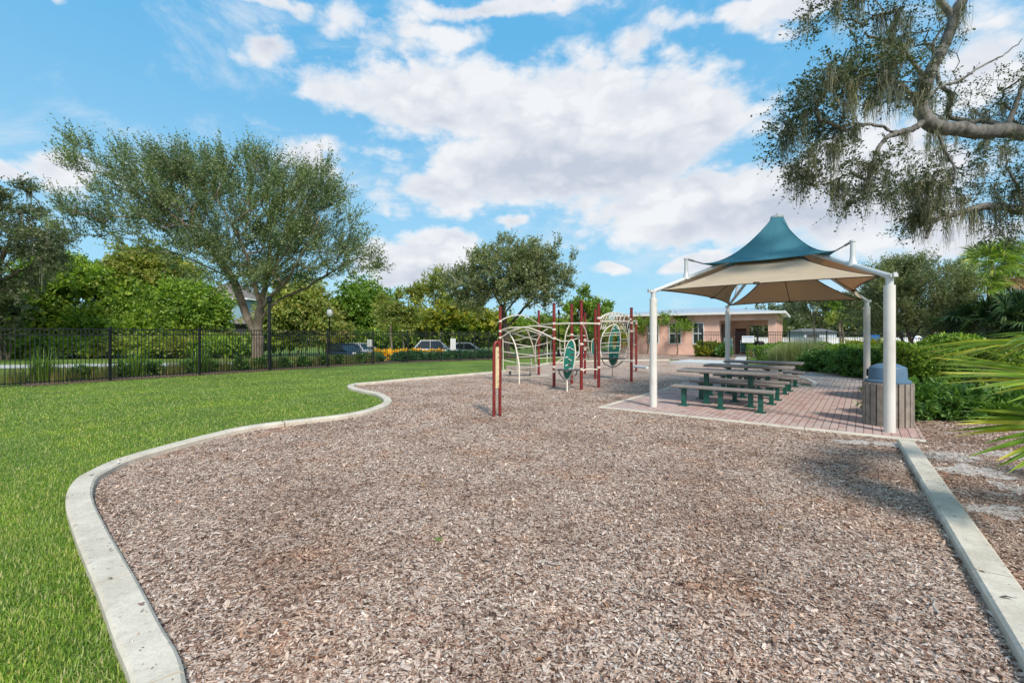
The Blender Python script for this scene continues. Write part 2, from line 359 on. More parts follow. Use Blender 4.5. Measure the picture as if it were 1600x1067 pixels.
M['bright'] = leafmat('bright_leaf', [(.06, .13, .015), (.10, .19, .025), (.16, .26, .04), (.25, .32, .07)], .35, .4, 1.0)
M['yellowleaf'] = leafmat('yellow_green_leaf', [(.14, .17, .02), (.24, .25, .03), (.38, .34, .05), (.12, .19, .03)], .35, .45, .8)
M['hedge'] = leafmat('hedge_leaf', [(.045, .11, .015), (.085, .175, .025), (.14, .24, .035), (.22, .32, .06)], .3, .4, 1.5)
M['hedge3'] = leafmat('light_hedge_leaf', [(.07, .15, .018), (.12, .22, .03), (.20, .31, .045), (.30, .39, .08)], .3, .4, 1.5)
M['hedge2'] = leafmat('glossy_dark_leaf', [(.03, .085, .018), (.055, .14, .026), (.09, .19, .04), (.15, .26, .065)], .25, .35, 1.5)
M['plume'] = leafmat('pale_grass_blade', [(.12, .17, .06), (.18, .23, .09), (.26, .29, .14), (.33, .32, .2)], .3, .5, 1.2)
M['tuft'] = leafmat('bed_grass_blade', [(.08, .13, .03), (.13, .18, .05), (.22, .22, .09), (.30, .24, .13)], .3, .5, .6)
M['flower'] = leafmat('orange_flower', [(.75, .38, .01), (.85, .52, .02), (.65, .45, .03), (.2, .22, .03)], .3, .5, 1.0)
M['juniper'] = leafmat('blue_green_leaf', [(.02, .075, .03), (.04, .12, .05), (.07, .17, .075)], .2, .5, 1.0)
M['palm'] = leafmat('palm_frond', [(.10, .19, .03), (.17, .27, .05), (.25, .35, .08), (.40, .43, .16)], .3, .35, 1.0)
M['palmdark'] = leafmat('dark_palm_frond', [(.03, .065, .03), (.05, .10, .045), (.085, .15, .07)], .2, .4, 1.0)
M['frond'] = leafmat('near_frond', [(.10, .19, .025), (.17, .27, .038), (.27, .35, .055), (.50, .46, .09)], .3, .35, 3.0, (.36, .30, .07))
M['moss'] = leafmat('spanish_moss', [(.10, .105, .09), (.17, .175, .145), (.24, .245, .205), (.31, .315, .27)], .3, .9, 1.5, None, 1.0, .1)
M['thatch'] = leafmat('dry_frond', [(.2, .14, .08), (.28, .2, .11), (.16, .1, .06)], .2, .7, 1.0)
# ------------------------------------------------------------------ layout of the ground
def K(px, py): return G(px, py, .08)
kc = [(-.9, -1.6), (-.95, .3), (-1.2, 1.45)]+[K(*p) for p in [(249,1067),(215,980),(182,907),(143,829),(124,778),(131,750),(150,736),(197,715),(285,690),(371,669),(430,660),(540,647),(586,636.5),(606,625),(592,614.5),(564,608.5),(548,603.3),(556,599),(594,595.5),(640,591),(770,580.5),(805,577),(855,567),(930,562.5),(1045,561.5)]]
KL = spline(kc, 8)[:, :2]
r0 = np.array(K(1416, 688)); r1 = np.array(K(1600, 966)); rd = (r1-r0)/np.linalg.norm(r1-r0)
KR = np.array([r0, r0+rd*3.0, r0+rd*6.2, r0+rd*9.4])
FL = np.array(G(945, 637)); FR = np.array(G(1447, 690))
MULCH = [tuple(p) for p in KL]+[G(1075,563),G(1165,569),(12, 20), (8.4, 12.9), tuple(r0)]+[tuple(p) for p in KR[1:]]
vdir = np.array((.612, .791)); udir = np.array((.791, -.612))
PATIO = [tuple(FL), tuple(FR), tuple(FR+vdir*1.0), G(1420,652), G(1375,612), G(1345,594), G(1290,587), G(1240,582), G(1215,579), G(1205,581), G(1243,588.5), G(1262,593), G(1276,600), G(1268,605), (9.0, 15.0), (6.2, 15.4)]
FA = [(-30, -7.5), (-15.0, 14.04), (-7.54, 24.7), (-6.0, 26.2), (-4.27, 27.4), (-3.2, 27.7), (-2.35, 28.5), (-1.5, 29.3), (1.6, 31.5), (4.5, 33.2), (7.6, 35.4)]
def terrain(X, Y):
    X = np.asarray(X, float); Y = np.asarray(Y, float)
    d1 = (X+15.0)*(-.820)+(Y-14.04)*.573                # beyond the long fence run
    d2 = (X+3.2)*(-.50)+(Y-27.7)*.866
    d = np.where(X < -6, d1, np.minimum(d1+3, d2+.2)) 
    f = np.clip((d-1.5)/11, 0, 1); f = f*f*(3-2*f)
    g = np.clip((9-X)/7, 0, 1); return -.65*f*g
def TZ(x, y): return float(terrain(x, y))
def axis(lim, step, grow): 
    v = [0.0]; s = step
    while v[-1] < lim: v.append(v[-1]+s); s = s if v[-1] < 55 else s*grow
    return np.array(v)
ax = axis(1500, 1.0, 1.25); xs = np.concatenate([-ax[::-1][:-1], ax]); ys = np.concatenate([-ax[::-1][:-1], ax])
XX, YY = np.meshgrid(xs, ys); nx = len(xs); ny = len(ys)
V = np.stack([XX.ravel(), YY.ravel(), terrain(XX.ravel(), YY.ravel())], 1)
i = np.arange(nx-1)[None, :]+np.arange(ny-1)[:, None]*nx; i = i.ravel()
setp(np_obj('lawn', V, np.stack([i, i+1, i+1+nx, i+nx], 1), M['grass'], smooth=True), kind='structure')
def sheet(name, poly, z, mat, kind='structure'):
    from mathutils.geometry import tessellate_polygon
    tri = tessellate_polygon([[Vector((x, y, 0)) for x, y in poly]])
    V = [(x, y, z) for x, y in poly]
    tri = [tt if ((V[tt[1]][0]-V[tt[0]][0])*(V[tt[2]][1]-V[tt[0]][1])-(V[tt[1]][1]-V[tt[0]][1])*(V[tt[2]][0]-V[tt[0]][0])) > 0 else tt[::-1] for tt in tri]
    return setp(np_obj(name, V, tri, mat), kind=kind)
sheet('playground_surface', MULCH, .006, M['mulch'])
sheet('patio', PATIO, .022, M['brick'])
BED = [tuple(FR+vdir*.9), (7.0, 8.6), (7.6, 10), (9.9, 13.2), (9.0, 16), (10, 20), (30, 32), (40, 20), (12, -3), tuple(KR[3]), tuple(KR[2]), tuple(KR[1]), tuple(r0)]
sheet('planting_bed', BED, .012, M['bed'])
mb = MB()
def strip(mb, path, w_, z0, z1, gap=1.25, rad=.018):
    """kerb of cast segments with thin joints and eased top edges"""
    P = [Vector((p[0], p[1])) for p in path]; seg = [[P[0]]]; acc = 0
    for a, b in zip(P[:-1], P[1:]):
        L = (b-a).length; u = 0
        while acc+(L-u) > gap:
            u += gap-acc; q = a+(b-a)*(u/L); seg[-1].append(q); seg.append([q]); acc = 0
        acc += L-u; seg[-1].append(b)
    for s_ in seg:
        s_ = [q for k, q in enumerate(s_) if k == 0 or (q-s_[k-1]).length > .012]
        if len(s_) < 2: continue
        s_[0] = s_[0]+(s_[1]-s_[0]).normalized()*.007; s_[-1] = s_[-1]+(s_[-2]-s_[-1]).normalized()*.007
        prof = [(-w_/2, z0), (-w_/2, z1-rad), (-w_/2+rad, z1), (w_/2-rad, z1), (w_/2, z1-rad), (w_/2, z0)]; V = []; F = []; n = len(prof)
        for k, q in enumerate(s_):
            d = (s_[min(k+1, len(s_)-1)]-s_[max(k-1, 0)]).normalized(); nn = Vector((-d.y, d.x))
            V += [(q.x+nn.x*o, q.y+nn.y*o, z) for o, z in prof]
        for k in range(len(s_)-1):
            for j in range(n-1): F.append((k*n+j+1, k*n+j, (k+1)*n+j, (k+1)*n+j+1))
        F += [tuple(range(n)), tuple(range((len(s_)-1)*n, len(s_)*n))[::-1]]
        mb.add(V, F)
strip(mb, KL, .185, -.1, .08); strip(mb, KR, .20, -.1, .08, 1.12)
strip(mb, [G(1215,580), G(1243,589), G(1262,593.5), G(1273,599), G(1270,604)], .13, -.05, .05, 9)
setp(mb.build('kerb', M['conc']), kind='structure')
mb = MB(); strip(mb, [FL-udir*.1-vdir*.07, FR-vdir*.07], .14, -.05, .03, 1.9, .01); strip(mb, [FL-udir*.07, (6.1, 15.4)], .1, -.05, .026, 2.3, .01)
strip(mb, [(6.1, 15.4), (9.0, 15.0)], .1, -.05, .026, 3, .01)
setp(mb.build('patio_edging', M['conc']), kind='structure')
# paths, road, ramps
sheet('path', [G(1143,571), G(1162,570), G(1170,552), G(1154,552)], .018, M['road'])
mb = MB(); mb.prism([G(1046,565,.15), G(1150,569,.15), G(1150,564,.15), G(1075,561.6,.15)], -.02, .16); setp(mb.build('concrete_ramp', M['road']), kind='structure')
RN = [(-75, 21.5), (-33.7, 30), (-13.8, 34), (0, 36.8), (20, 40.8), (60, 48)]; RW = 4.0
rp = []; 
for x, y in RN: rp.append((x, y))
rn = [(x-.2*RW, y+RW) for x, y in rp[::-1]]
V = []; F = []
fine = spline([(x, y) for x, y in rp], 12)
for k, (x, y) in enumerate(fine[:, :2]):
    for q in range(5): xx, yy = x-.2*RW*q/4, y+RW*q/4; V.append((xx, yy, max(TZ(xx, yy), -.66)+.03))
for k in range(len(fine)-1):
    for q in range(4): F.append((k*5+q, (k+1)*5+q, (k+1)*5+q+1, k*5+q+1))
setp(np_obj('road', V, F, M['road']), kind='structure')
# soil strip beyond the fence
def bandsheet(name, path, offs, z, mat):
    V = []; F = []; P = spline(path, 10)[:, :2]; m_ = len(offs)
    for k in range(len(P)):
        d = P[min(k+1, len(P)-1)]-P[max(k-1, 0)]; d /= np.linalg.norm(d); nn = np.array((-d[1], d[0]))
        for o in offs: q = P[k]+nn*o; V.append((q[0], q[1], TZ(q[0], q[1])+z))
    for k in range(len(P)-1):
        for j in range(m_-1): F.append((k*m_+j, (k+1)*m_+j, (k+1)*m_+j+1, k*m_+j+1))
    return setp(np_obj(name, V, F, mat), kind='structure')
bandsheet('flower_bed', FA[1:-2], (-.15, .6, 1.4, 2.4), .02, M['soil'])
sheet('house_bed', [G(880,561.5), G(1045,561.9), G(1150,568), G(1172,566.5), (17, 32.4), (19.1, 33.1), (9.0, 40.2), (4.8, 42.0)], .016, M['bed'])
# ------------------------------------------------------------------ wood chips
def scatter_tri(dens0, y0, y1, ref, ymin=1.5):
    """random ground points inside the view wedge, density dens0 at ref falling with distance squared"""
    out = []; y = y0
    while y < y1:
        dy = max(.25, y*.08); wx = 1.16*y+.5; dd = dens0*min(1, (ref/y)**2); n = int(dd*dy*2*wx)
        out.append(np.stack([rng.uniform(-wx, wx, n), rng.uniform(y, y+dy, n)], 1)); y += dy
    return np.concatenate(out)
P = scatter_tri(9800, 1.7, 15.5, 4.0)
ok = inpoly(P[:, 0], P[:, 1], MULCH) & (distpath(P[:, 0], P[:, 1], KL) > .105) & (distpath(P[:, 0], P[:, 1], KR) > .105) & ~inpoly(P[:, 0], P[:, 1], [tuple(FL-udir*.2-vdir*.16), tuple(FR+udir*.3-vdir*.16), tuple(FR+vdir*9), (6, 15.5)])
okb = inpoly(P[:, 0], P[:, 1], BED) & (distpath(P[:, 0], P[:, 1], KR) > .105) & (rng.random(len(P)) < .75)
def chips(P, zb):
    n = len(P); Yd = P[:, 1]; g = .84*np.clip(Yd/4.5, 1, 2.2)**.6
    L = rng.lognormal(-4.22, .50, n)*g; L = np.clip(L, .006, .055); Wd = L*rng.uniform(.22, .5, n); a = rng.uniform(0, 2*np.pi, n); tilt = rng.normal(0, .28, n); roll = rng.normal(0, .35, n)
    ex = np.stack([np.cos(a)*np.cos(tilt), np.sin(a)*np.cos(tilt), np.sin(tilt)], 1); ey = np.stack([-np.sin(a)*np.cos(roll), np.cos(a)*np.cos(roll), np.sin(roll)], 1)
    c = np.stack([P[:, 0], P[:, 1], zb+rng.uniform(.001, .016, n)+L*.18*np.abs(tilt)], 1)
    up = np.cross(ex, ey)*(L*rng.uniform(-.06, .12, n))[:, None]
    L_, W_ = L[:, None], Wd[:, None]; k1 = rng.uniform(.35, 1, (n, 1)); k2 = rng.uniform(.2, 1, (n, 1))
    V = np.stack([c-ex*L_/2-ey*W_/2*k1, c-ex*L_/2+ey*W_/2*k1, c+up-ey*W_/2, c+up+ey*W_/2, c+ex*L_/2-ey*W_/2*k2, c+ex*L_/2+ey*W_/2*k2], 1)
    b = (np.arange(n)*6)[:, None]; F = np.stack([b+[0, 2, 3, 1], b+[2, 4, 5, 3]], 1).reshape(-1, 4); return V.reshape(-1, 3), F
SANDP = [(1520,738,46,10),(1575,712,34,7),(1556,800,44,11),(1495,715,26,7),(1340,692,40,3.5),(1590,765,30,9),(1390,696,24,4)]
m = bpy.data.materials.new('pale_sand'); m.use_nodes = True; t = NT(m.node_tree); co = t.n('ShaderNodeTexCoord').outputs['Object']; sn = t.noise(co, 18, 7, .75); sc2 = t.mix(t.mapr(sn, .35, .6), (.24, .18, .145), (.56, .52, .48)); sb_ = t.n('ShaderNodeBsdfPrincipled', {'Base Color': sc2, 'Roughness': .95}); sbp = t.n('ShaderNodeBump', {'Height': t.noise(co, 60, 6, .7), 'Strength': .8, 'Distance': .01}); t.nt.links.new(sbp.outputs[0], sb_.inputs['Normal']); t.n('ShaderNodeOutputMaterial', {0: sb_.outputs[0]}); M['sand'] = m
SV = []; SFc = []; sg = np.random.default_rng(9); inS = np.zeros(len(P), bool)
for (px, py, rx, ry) in SANDP:
    c = np.array(G(px, py)); a1 = abs(G(px+rx, py)[0]-c[0]); b1 = abs(G(px, py-ry)[1]-c[1]); N = 40; ph = sg.uniform(0, 6, 4); pl = []
    for k in range(N):
        a = 2*math.pi*k/N; r_ = 1+.22*math.sin(3*a+ph[0])+.15*math.sin(5*a+ph[1])+.12*math.sin(9*a+ph[2])+sg.normal(0, .06); pl.append((c[0]+a1*r_*math.cos(a), c[1]+b1*r_*math.sin(a)))
    n0 = len(SV); SV += [(c[0], c[1], .017)]+[(x, y, .0155) for x, y in pl]; SFc += [(n0, n0+1+k, n0+1+(k+1) % N) for k in range(N)]
    inS |= inpoly(P[:, 0], P[:, 1], [(c[0]+(x-c[0])*.92, c[1]+(y-c[1])*.92) for x, y in pl])
setp(np_obj('sand', SV, SFc, M['sand']), kind='structure')
keep = ~inS | (sg.random(len(P)) < .45); ok &= keep; okb &= keep
setp(np_obj('wood_chips', *chips(P[ok], .006), M['chip']), 'loose grey brown wood chips covering the playground floor', 'wood chips', kind='stuff')
Q = scatter_tri(300, 1.7, 9, 4.0); kk = (distpath(Q[:, 0], Q[:, 1], KL) < .09) | (distpath(Q[:, 0], Q[:, 1], KR) < .10); Q = Q[kk]; Q = Q[rng.random(len(Q)) < .45]
setp(np_obj('stray_chips', *chips(Q, .081), M['chip']), 'few stray wood chips spilled on top of the kerbs', 'wood chips', kind='stuff')
setp(np_obj('bark_chips', *chips(P[okb], .012), M['chip']), 'bark chips strewn over the planting bed right of the straight kerb', 'bark chips', kind='stuff')

# ------------------------------------------------------------------ grass blades
def blades(P, zf, Lr, Wr, lean=.5, seg=2, zoff=0.0):
    n = len(P); L = rng.uniform(*Lr, n)[:, None]; Wd = rng.uniform(*Wr, n)[:, None]; a = rng.uniform(0, 2*np.pi, n)
    ln = np.abs(rng.normal(0, lean, n))[:, None]; d = np.stack([np.cos(a), np.sin(a), np.zeros(n)], 1); s = np.stack([-np.sin(a), np.cos(a), np.zeros(n)], 1)
    base = np.stack([P[:, 0], P[:, 1], zf+zoff], 1); rows = []
    for k in range(seg+1):
        u = k/seg; th = ln*(.4+.9*u); c = base+L*u*(np.sin(th)*d+np.cos(th)*np.array((0, 0, 1))); w_ = Wd*(1-u**2*.85)/2
        rows += [c-s*w_, c+s*w_]
    V = np.stack(rows, 1); m_ = 2*(seg+1); b = (np.arange(n)*m_)[:, None]
    F = np.stack([b+[2*k, 2*k+1, 2*k+3, 2*k+2] for k in range(seg)], 1).reshape(-1, 4); return V.reshape(-1, 3), F
P = scatter_tri(12000, 1.7, 19, 3.4)
fn = np.array([(-15.0, 14.04), (-7.54, 24.7)])
def beyond(P): return (P[:, 0]+15.0)*(-.820)+(P[:, 1]-14.04)*.573
ok = ~inpoly(P[:, 0], P[:, 1], MULCH) & (distpath(P[:, 0], P[:, 1], KL) > .085) & (beyond(P) < 0) & (P[:, 0] < 1)
P = P[ok]; nz = np.sin(P[:, 0]*3.1+np.sin(P[:, 1]*2.3)*2)*np.sin(P[:, 1]*2.7+P[:, 0])
P = P[rng.random(len(P)) < .8+.2*nz]; sc_ = np.clip(P[:, 1]/5, 1, 2.2)
V, F = blades(P, np.zeros(len(P)), (.022, .048), (.0032, .0072), .95); n6 = 6
Vr = V.reshape(-1, 6, 3); base = Vr[:, :2].mean(1, keepdims=True); s3 = np.ones((len(P), 1, 3)); s3[:, 0, 0] = s3[:, 0, 1] = sc_; Vr[:] = base+(Vr-base)*s3
setp(np_obj('lawn_grass', Vr.reshape(-1, 3), F, M['blade']), 'short green lawn grass between the black fence and the curved kerb', 'grass', kind='stuff')

lg = np.random.default_rng(77); n = 520; Pl = np.stack([lg.uniform(-9, 6, n), 2+lg.random(n)**.8*11], 1); Pl = Pl[~inpoly(Pl[:, 0], Pl[:, 1], PATIO)]; n = len(Pl); a = lg.uniform(0, 6.28, n); L = lg.uniform(.022, .05, n)[:, None]; onk = (np.minimum(distpath(Pl[:, 0], Pl[:, 1], KL), distpath(Pl[:, 0], Pl[:, 1], KR)) < .1); ongr = ~inpoly(Pl[:, 0], Pl[:, 1], MULCH) & (Pl[:, 0] < 0)
c = np.stack([Pl[:, 0], Pl[:, 1], np.where(onk, .084, np.where(ongr, .042, .026))], 1); ex = np.stack([np.cos(a), np.sin(a), lg.normal(0, .15, n)], 1); ey = np.stack([-np.sin(a), np.cos(a), lg.normal(0, .3, n)], 1)
V = np.stack([c-ex*L/2, c-ey*L*.22, c+ex*L/2, c+ey*L*.22+np.array((0, 0, .004))], 1).reshape(-1, 3)
M['deadleaf'] = leafmat('dead_leaf', [(.16, .08, .035), (.27, .15, .06), (.36, .23, .10), (.12, .07, .04)], .1, .7)
setp(np_obj('fallen_leaves', V, np.arange(n*4).reshape(-1, 4), M['deadleaf']), 'small fallen brown leaves scattered over the lawn and wood chips', 'fallen leaves', kind='stuff')
# a few loose bits lying on the mulch
def twig(p, L, a, label, mat, cat='twig', r=.006):
    mb = MB(); pts = spline([(0, 0, .02), (L*.3, .01, .032), (L*.65, -.015, .03), (L, .012, .022)], 3)
    mb.tube(pts, [r*(1-.5*k/(len(pts)-1)) for k in range(len(pts))], 6); o = mb.build('twig', mat); o.location = (*p, .004); o.rotation_euler = (0, 0, a); setp(o, label, cat)
M['palewood'] = pmat('weathered_wood', (.42, .38, .34), .8, 0, .2, 30)
twig(G(840,884), .17, -.2, 'pale twig lying on the wood chips near the centre foreground', M['palewood'])
twig(G(1468,965), .2, 1.1, 'bleached stick on the wood chips beside the straight kerb', M['palewood'])
twig(G(1180,925), .17, -.5, 'long pale splinter in the wood chips right of centre', M['palewood'], r=.005)
mb = MB()
for k in range(5):
    a = k*1.3; mb.add([(0, 0, .02), (.02*math.cos(a)-.01*math.sin(a), .02*math.sin(a)+.01*math.cos(a), .035), (.045*math.cos(a), .045*math.sin(a), .03), (.02*math.cos(a)+.01*math.sin(a), .02*math.sin(a)-.01*math.cos(a), .035)], [(0, 1, 2, 3)])
o = mb.build('weed_sprout', M['bright']); o.location = (*G(685,848), .0); setp(o, 'tiny green sprout alone in the middle of the wood chips', 'weed')
# ------------------------------------------------------------------ foliage tools
def grow_tree(skel, attr, root_r, step=.35, tip_r=.012, power=2.3, seed=1, lift=.15, rmin=None):
    """skeleton polylines plus attraction points -> nodes with parents and radii"""
    g = np.random.default_rng(seed); pos = [np.array(skel[0][0], float)]; par = [-1]
    sk_r = {}
    for si_, pl in enumerate(skel):
        pl = spline(pl, 5); arr = np.array(pos); j = int(np.argmin(np.linalg.norm(arr-pl[0], axis=1))) if len(pos) > 1 else 0
        for kk_, q in enumerate(pl[1:], 1):
            if np.linalg.norm(q-pos[j]) < step*.45: continue
            pos.append(q+g.normal(0, .012, 3)); par.append(j); j = len(pos)-1
            if rmin and rmin[si_]: uu = kk_/(len(pl)-1); sk_r[j] = rmin[si_][0]*(1-uu)+rmin[si_][1]*uu
    nsk = len(pos); c = np.array(pos[min(len(spline(skel[0], 5))-1, nsk-1)])
    depth = [0.0]*nsk
    for i in range(1, nsk): depth[i] = depth[par[i]]+np.linalg.norm(pos[i]-pos[par[i]])
    order = np.argsort(np.linalg.norm(attr-c, axis=1)); tips = []
    for a in attr[order]:
        arr = np.array(pos); d = np.linalg.norm(arr-a, axis=1); j = int(np.argmin(d+.22*np.array(depth)+np.where(arr[:, 2] > a[2]+.3, (arr[:, 2]-a[2])*.5, 0)+(np.arange(len(arr)) < 4)*3))
        dist = d[j]; p0 = pos[j]; pj = par[j]; tg = nrm(p0-pos[pj]) if pj >= 0 else np.array((0, 0, 1.))
        ctrl = p0+(tg*.45+np.array((0, 0, lift)))*dist*.5+g.normal(0, .05, 3)*dist; n = max(2, int(dist/step)); q = j
        for k in range(1, n+1):
            u = k/n; pt = (1-u)**2*p0+2*u*(1-u)*ctrl+u*u*a+g.normal(0, .03, 3)*(k < n)
            pos.append(pt); par.append(q); depth.append(depth[q]+np.linalg.norm(pt-pos[q])); q = len(pos)-1
        tips.append(q)
    pos = np.array(pos); par = np.array(par); acc = np.zeros(len(pos)); rad = np.zeros(len(pos))
    for i in range(len(pos)-1, 0, -1):
        if acc[i] == 0: acc[i] = tip_r**power
        acc[par[i]] += acc[i]
    rad = acc**(1/power); k = root_r/rad[0]; e = math.log(root_r/tip_r)/math.log(max(rad[0]/tip_r, 1.01)); rad = tip_r*(rad/tip_r)**e
    for i in sk_r: rad[i] = max(sk_r[i], min(rad[i], sk_r[i]*1.15))
    return pos, par, rad, tips
def tree_tubes(pos, par, rad, sides=6, flare=1.35):
    n = len(pos); d = np.zeros((n, 3)); d[1:] = nrm(pos[1:]-pos[par[1:]]); d[0] = (0, 0, 1)
    main = np.full(n, -1)
    for i in range(1, n):
        p = par[i]
        if main[p] < 0 or rad[i] > rad[main[p]]: main[p] = i
    idx = np.arange(1, n); p = par[idx]; ismain = main[p] == idx
    dA = np.where(ismain[:, None], nrm(d[p]+d[idx]), d[idx]); rA = np.where(ismain, rad[p], np.minimum(rad[p], rad[idx]*1.25))
    rA = np.where(p == 0, rA*flare, rA)
    mc = main[idx]; dB = np.where((mc >= 0)[:, None], nrm(d[idx]+d[np.maximum(mc, 0)]), d[idx]); rB = rad[idx]
    def ring(c, dd, r):
        ref = np.tile(np.array((.93, .21, .3)), (len(dd), 1)); ref[np.abs((dd*ref).sum(1)) > .9] = (.1, .95, .2)
        u = nrm(np.cross(dd, ref)); v = np.cross(dd, u); a = np.arange(sides)*2*np.pi/sides
        return c[:, None]+(u[:, None]*np.cos(a)[None, :, None]+v[:, None]*np.sin(a)[None, :, None])*r[:, None, None]
    V = np.concatenate([ring(pos[p], dA, rA), ring(pos[idx], dB, rB)], 1).reshape(-1, 3); b = (np.arange(n-1)*2*sides)[:, None]
    F = np.stack([b+[k, (k+1) % sides, sides+(k+1) % sides, sides+k] for k in range(sides)], 1).reshape(-1, 4); return V, F
def leaf_quads(c, d, L, Wd, g):
    n = len(c); s = nrm(np.cross(d, rdir(n, g))); L = L[:, None]; Wd = Wd[:, None]
    V = np.stack([c, c+d*L*.45+s*Wd/2, c+d*L, c+d*L*.45-s*Wd/2], 1).reshape(-1, 3); F = np.arange(n*4).reshape(-1, 4); return V, F
def sprays(tip, out, nt, nl, TL, LL, LW, g, up=.25, spread=.9, droop=.15):
    """leafy twigs round every tip"""
    T = np.repeat(tip, nt, 0); O = np.repeat(out, nt, 0); n = len(T)
    d = nrm(O*.8+rdir(n, g)*spread+np.array((0, 0, up))); base = T+rdir(n, g)*TL*.35*g.random((n, 1)); l = TL*g.uniform(.5, 1.2, n)
    u = np.tile(np.linspace(.08, 1, nl), n)*g.uniform(.9, 1.05, n*nl); B = np.repeat(base, nl, 0); D = np.repeat(d, nl, 0); Lr = np.repeat(l, nl)
    c = B+D*(u*Lr)[:, None]; c[:, 2] -= droop*TL*u*u; c += rdir(n*nl, g)*LL*.3
    ld = nrm(D*.7+rdir(n*nl, g)*.9); sz = g.uniform(.65, 1.25, n*nl)
    V, F = leaf_quads(c, ld, LL*sz, LW*sz, g)
    # thin stems
    s = nrm(np.cross(d, rdir(n, g)))*(LW*.12); e = base+d*l[:, None]; e[:, 2] -= droop*TL
    SV = np.stack([base-s, base+s, e+s*.3, e-s*.3], 1).reshape(-1, 3); return V, F, SV, np.arange(n*4).reshape(-1, 4)
def ell_points(blobs, g, shell=2.0, zmin=None, clump_=5):
    out = []
    for (c, r, n) in blobs:
        nc = max(1, int(n/clump_)); v = rdir(nc, g)*(g.random((nc, 1))**(1/shell)); v = np.repeat(v, int(clump_), 0); v = v+g.normal(0, .17, v.shape)*min(1, 2.0/max(r)+.35); out.append(np.array(c)+v*np.array(r))
    P = np.concatenate(out); return P if zmin is None else P[P[:, 2] > zmin]
def pblob(px, py, rx, ry, Y, rd_, n):
    """ellipsoid whose silhouette has the given size at distance Y"""
    k = Y/711; return (W(px, py, Y), (rx*k, rd_, ry*k), n)
def tree(label, cat, skel, blobs, root_r, leaf, bark, seed, nt=7, nl=14, TL=.6, LL=.1, LW=.05, group=None, shell=2.2, up=.25, name='tree', step=.4, sides=6, spread=.9, moss=None, droop=.15, tip_r=.012, lift=.15, outw=1.0, rmin=None, clump_=5):
    g = np.random.default_rng(seed); root = thing(name, skel[0][0], label, cat, group)
    A = ell_points(blobs, g, shell, None, clump_); pos, par, rad, tips = grow_tree(skel, A, root_r, step, tip_r, seed=seed, lift=lift, rmin=rmin)
    V, F = tree_tubes(pos, par, rad, sides); np_obj('trunk', V, F, bark, root, smooth=True)
    tp = pos[tips]; cc = np.mean(np.array([b[0] for b in blobs]), 0)-np.array((0, 0, 1.0)); out = nrm(nrm(pos[tips]-pos[par[tips]])+outw*nrm(tp-cc))
    V, F, SV, SF = sprays(tp, out, nt, nl, TL, LL, LW, g, up, spread, droop)
    np_obj('crown', np.concatenate([V, SV]), np.concatenate([F, SF+len(V)]), leaf, root)
    if moss: hang_moss(root, pos, rad, g, *moss)
    return root, pos, par, rad
def hang_moss(root, pos, rad, g, n, per, Lr, wd, maxr, spr=.07):
    cand = np.where((rad < maxr) & (pos[:, 2] > pos[:, 2].min()+2))[0]
    idx = g.choice(cand, n); Lc = g.uniform(.35, 1, n)**1.6; C = np.repeat(pos[idx], per, 0)+g.normal(0, spr, (n*per, 3))*np.array((1, 1, .4)); Ls = np.repeat(Lc, per)*g.uniform(.35, 1, n*per)*Lr; m_ = n*per; K_ = 5
    a = g.uniform(0, np.pi, m_); s = np.stack([np.cos(a), np.sin(a), np.zeros(m_)], 1); rows = []; off = np.zeros((m_, 3)); cen = np.repeat(pos[idx], per, 0)
    for k in range(K_+1):
        u = k/K_; w_ = (wd*g.uniform(.5, 1.3, m_)*(1-u*.75))[:, None]/2; off = off+g.normal(0, .022, (m_, 3))*np.array((1, 1, 0))
        c = C+(cen-C)*np.array((1, 1, 0))*u*.45+off; c = c.copy(); c[:, 2] -= Ls*u; rows += [c-s*w_, c+s*w_]
    V = np.stack(rows, 1).reshape(-1, 3); b = (np.arange(m_)*2*(K_+1))[:, None]; F = np.stack([b+[2*k, 2*k+1, 2*k+3, 2*k+2] for k in range(K_)], 1).reshape(-1, 4)
    np_obj('moss', V, F, M['moss'], root)
def lumpy(v, g, amp=.16):
    ph = g.uniform(0, 6.28, 8); return 1+amp*(np.sin(v[:, 0]*5+ph[0])*np.sin(v[:, 1]*6+ph[1])+.7*np.sin(v[:, 2]*9+ph[2]+v[:, 0]*4)+.6*np.sin(v[:, 0]*13+ph[3])*np.sin(v[:, 2]*12+ph[4]))
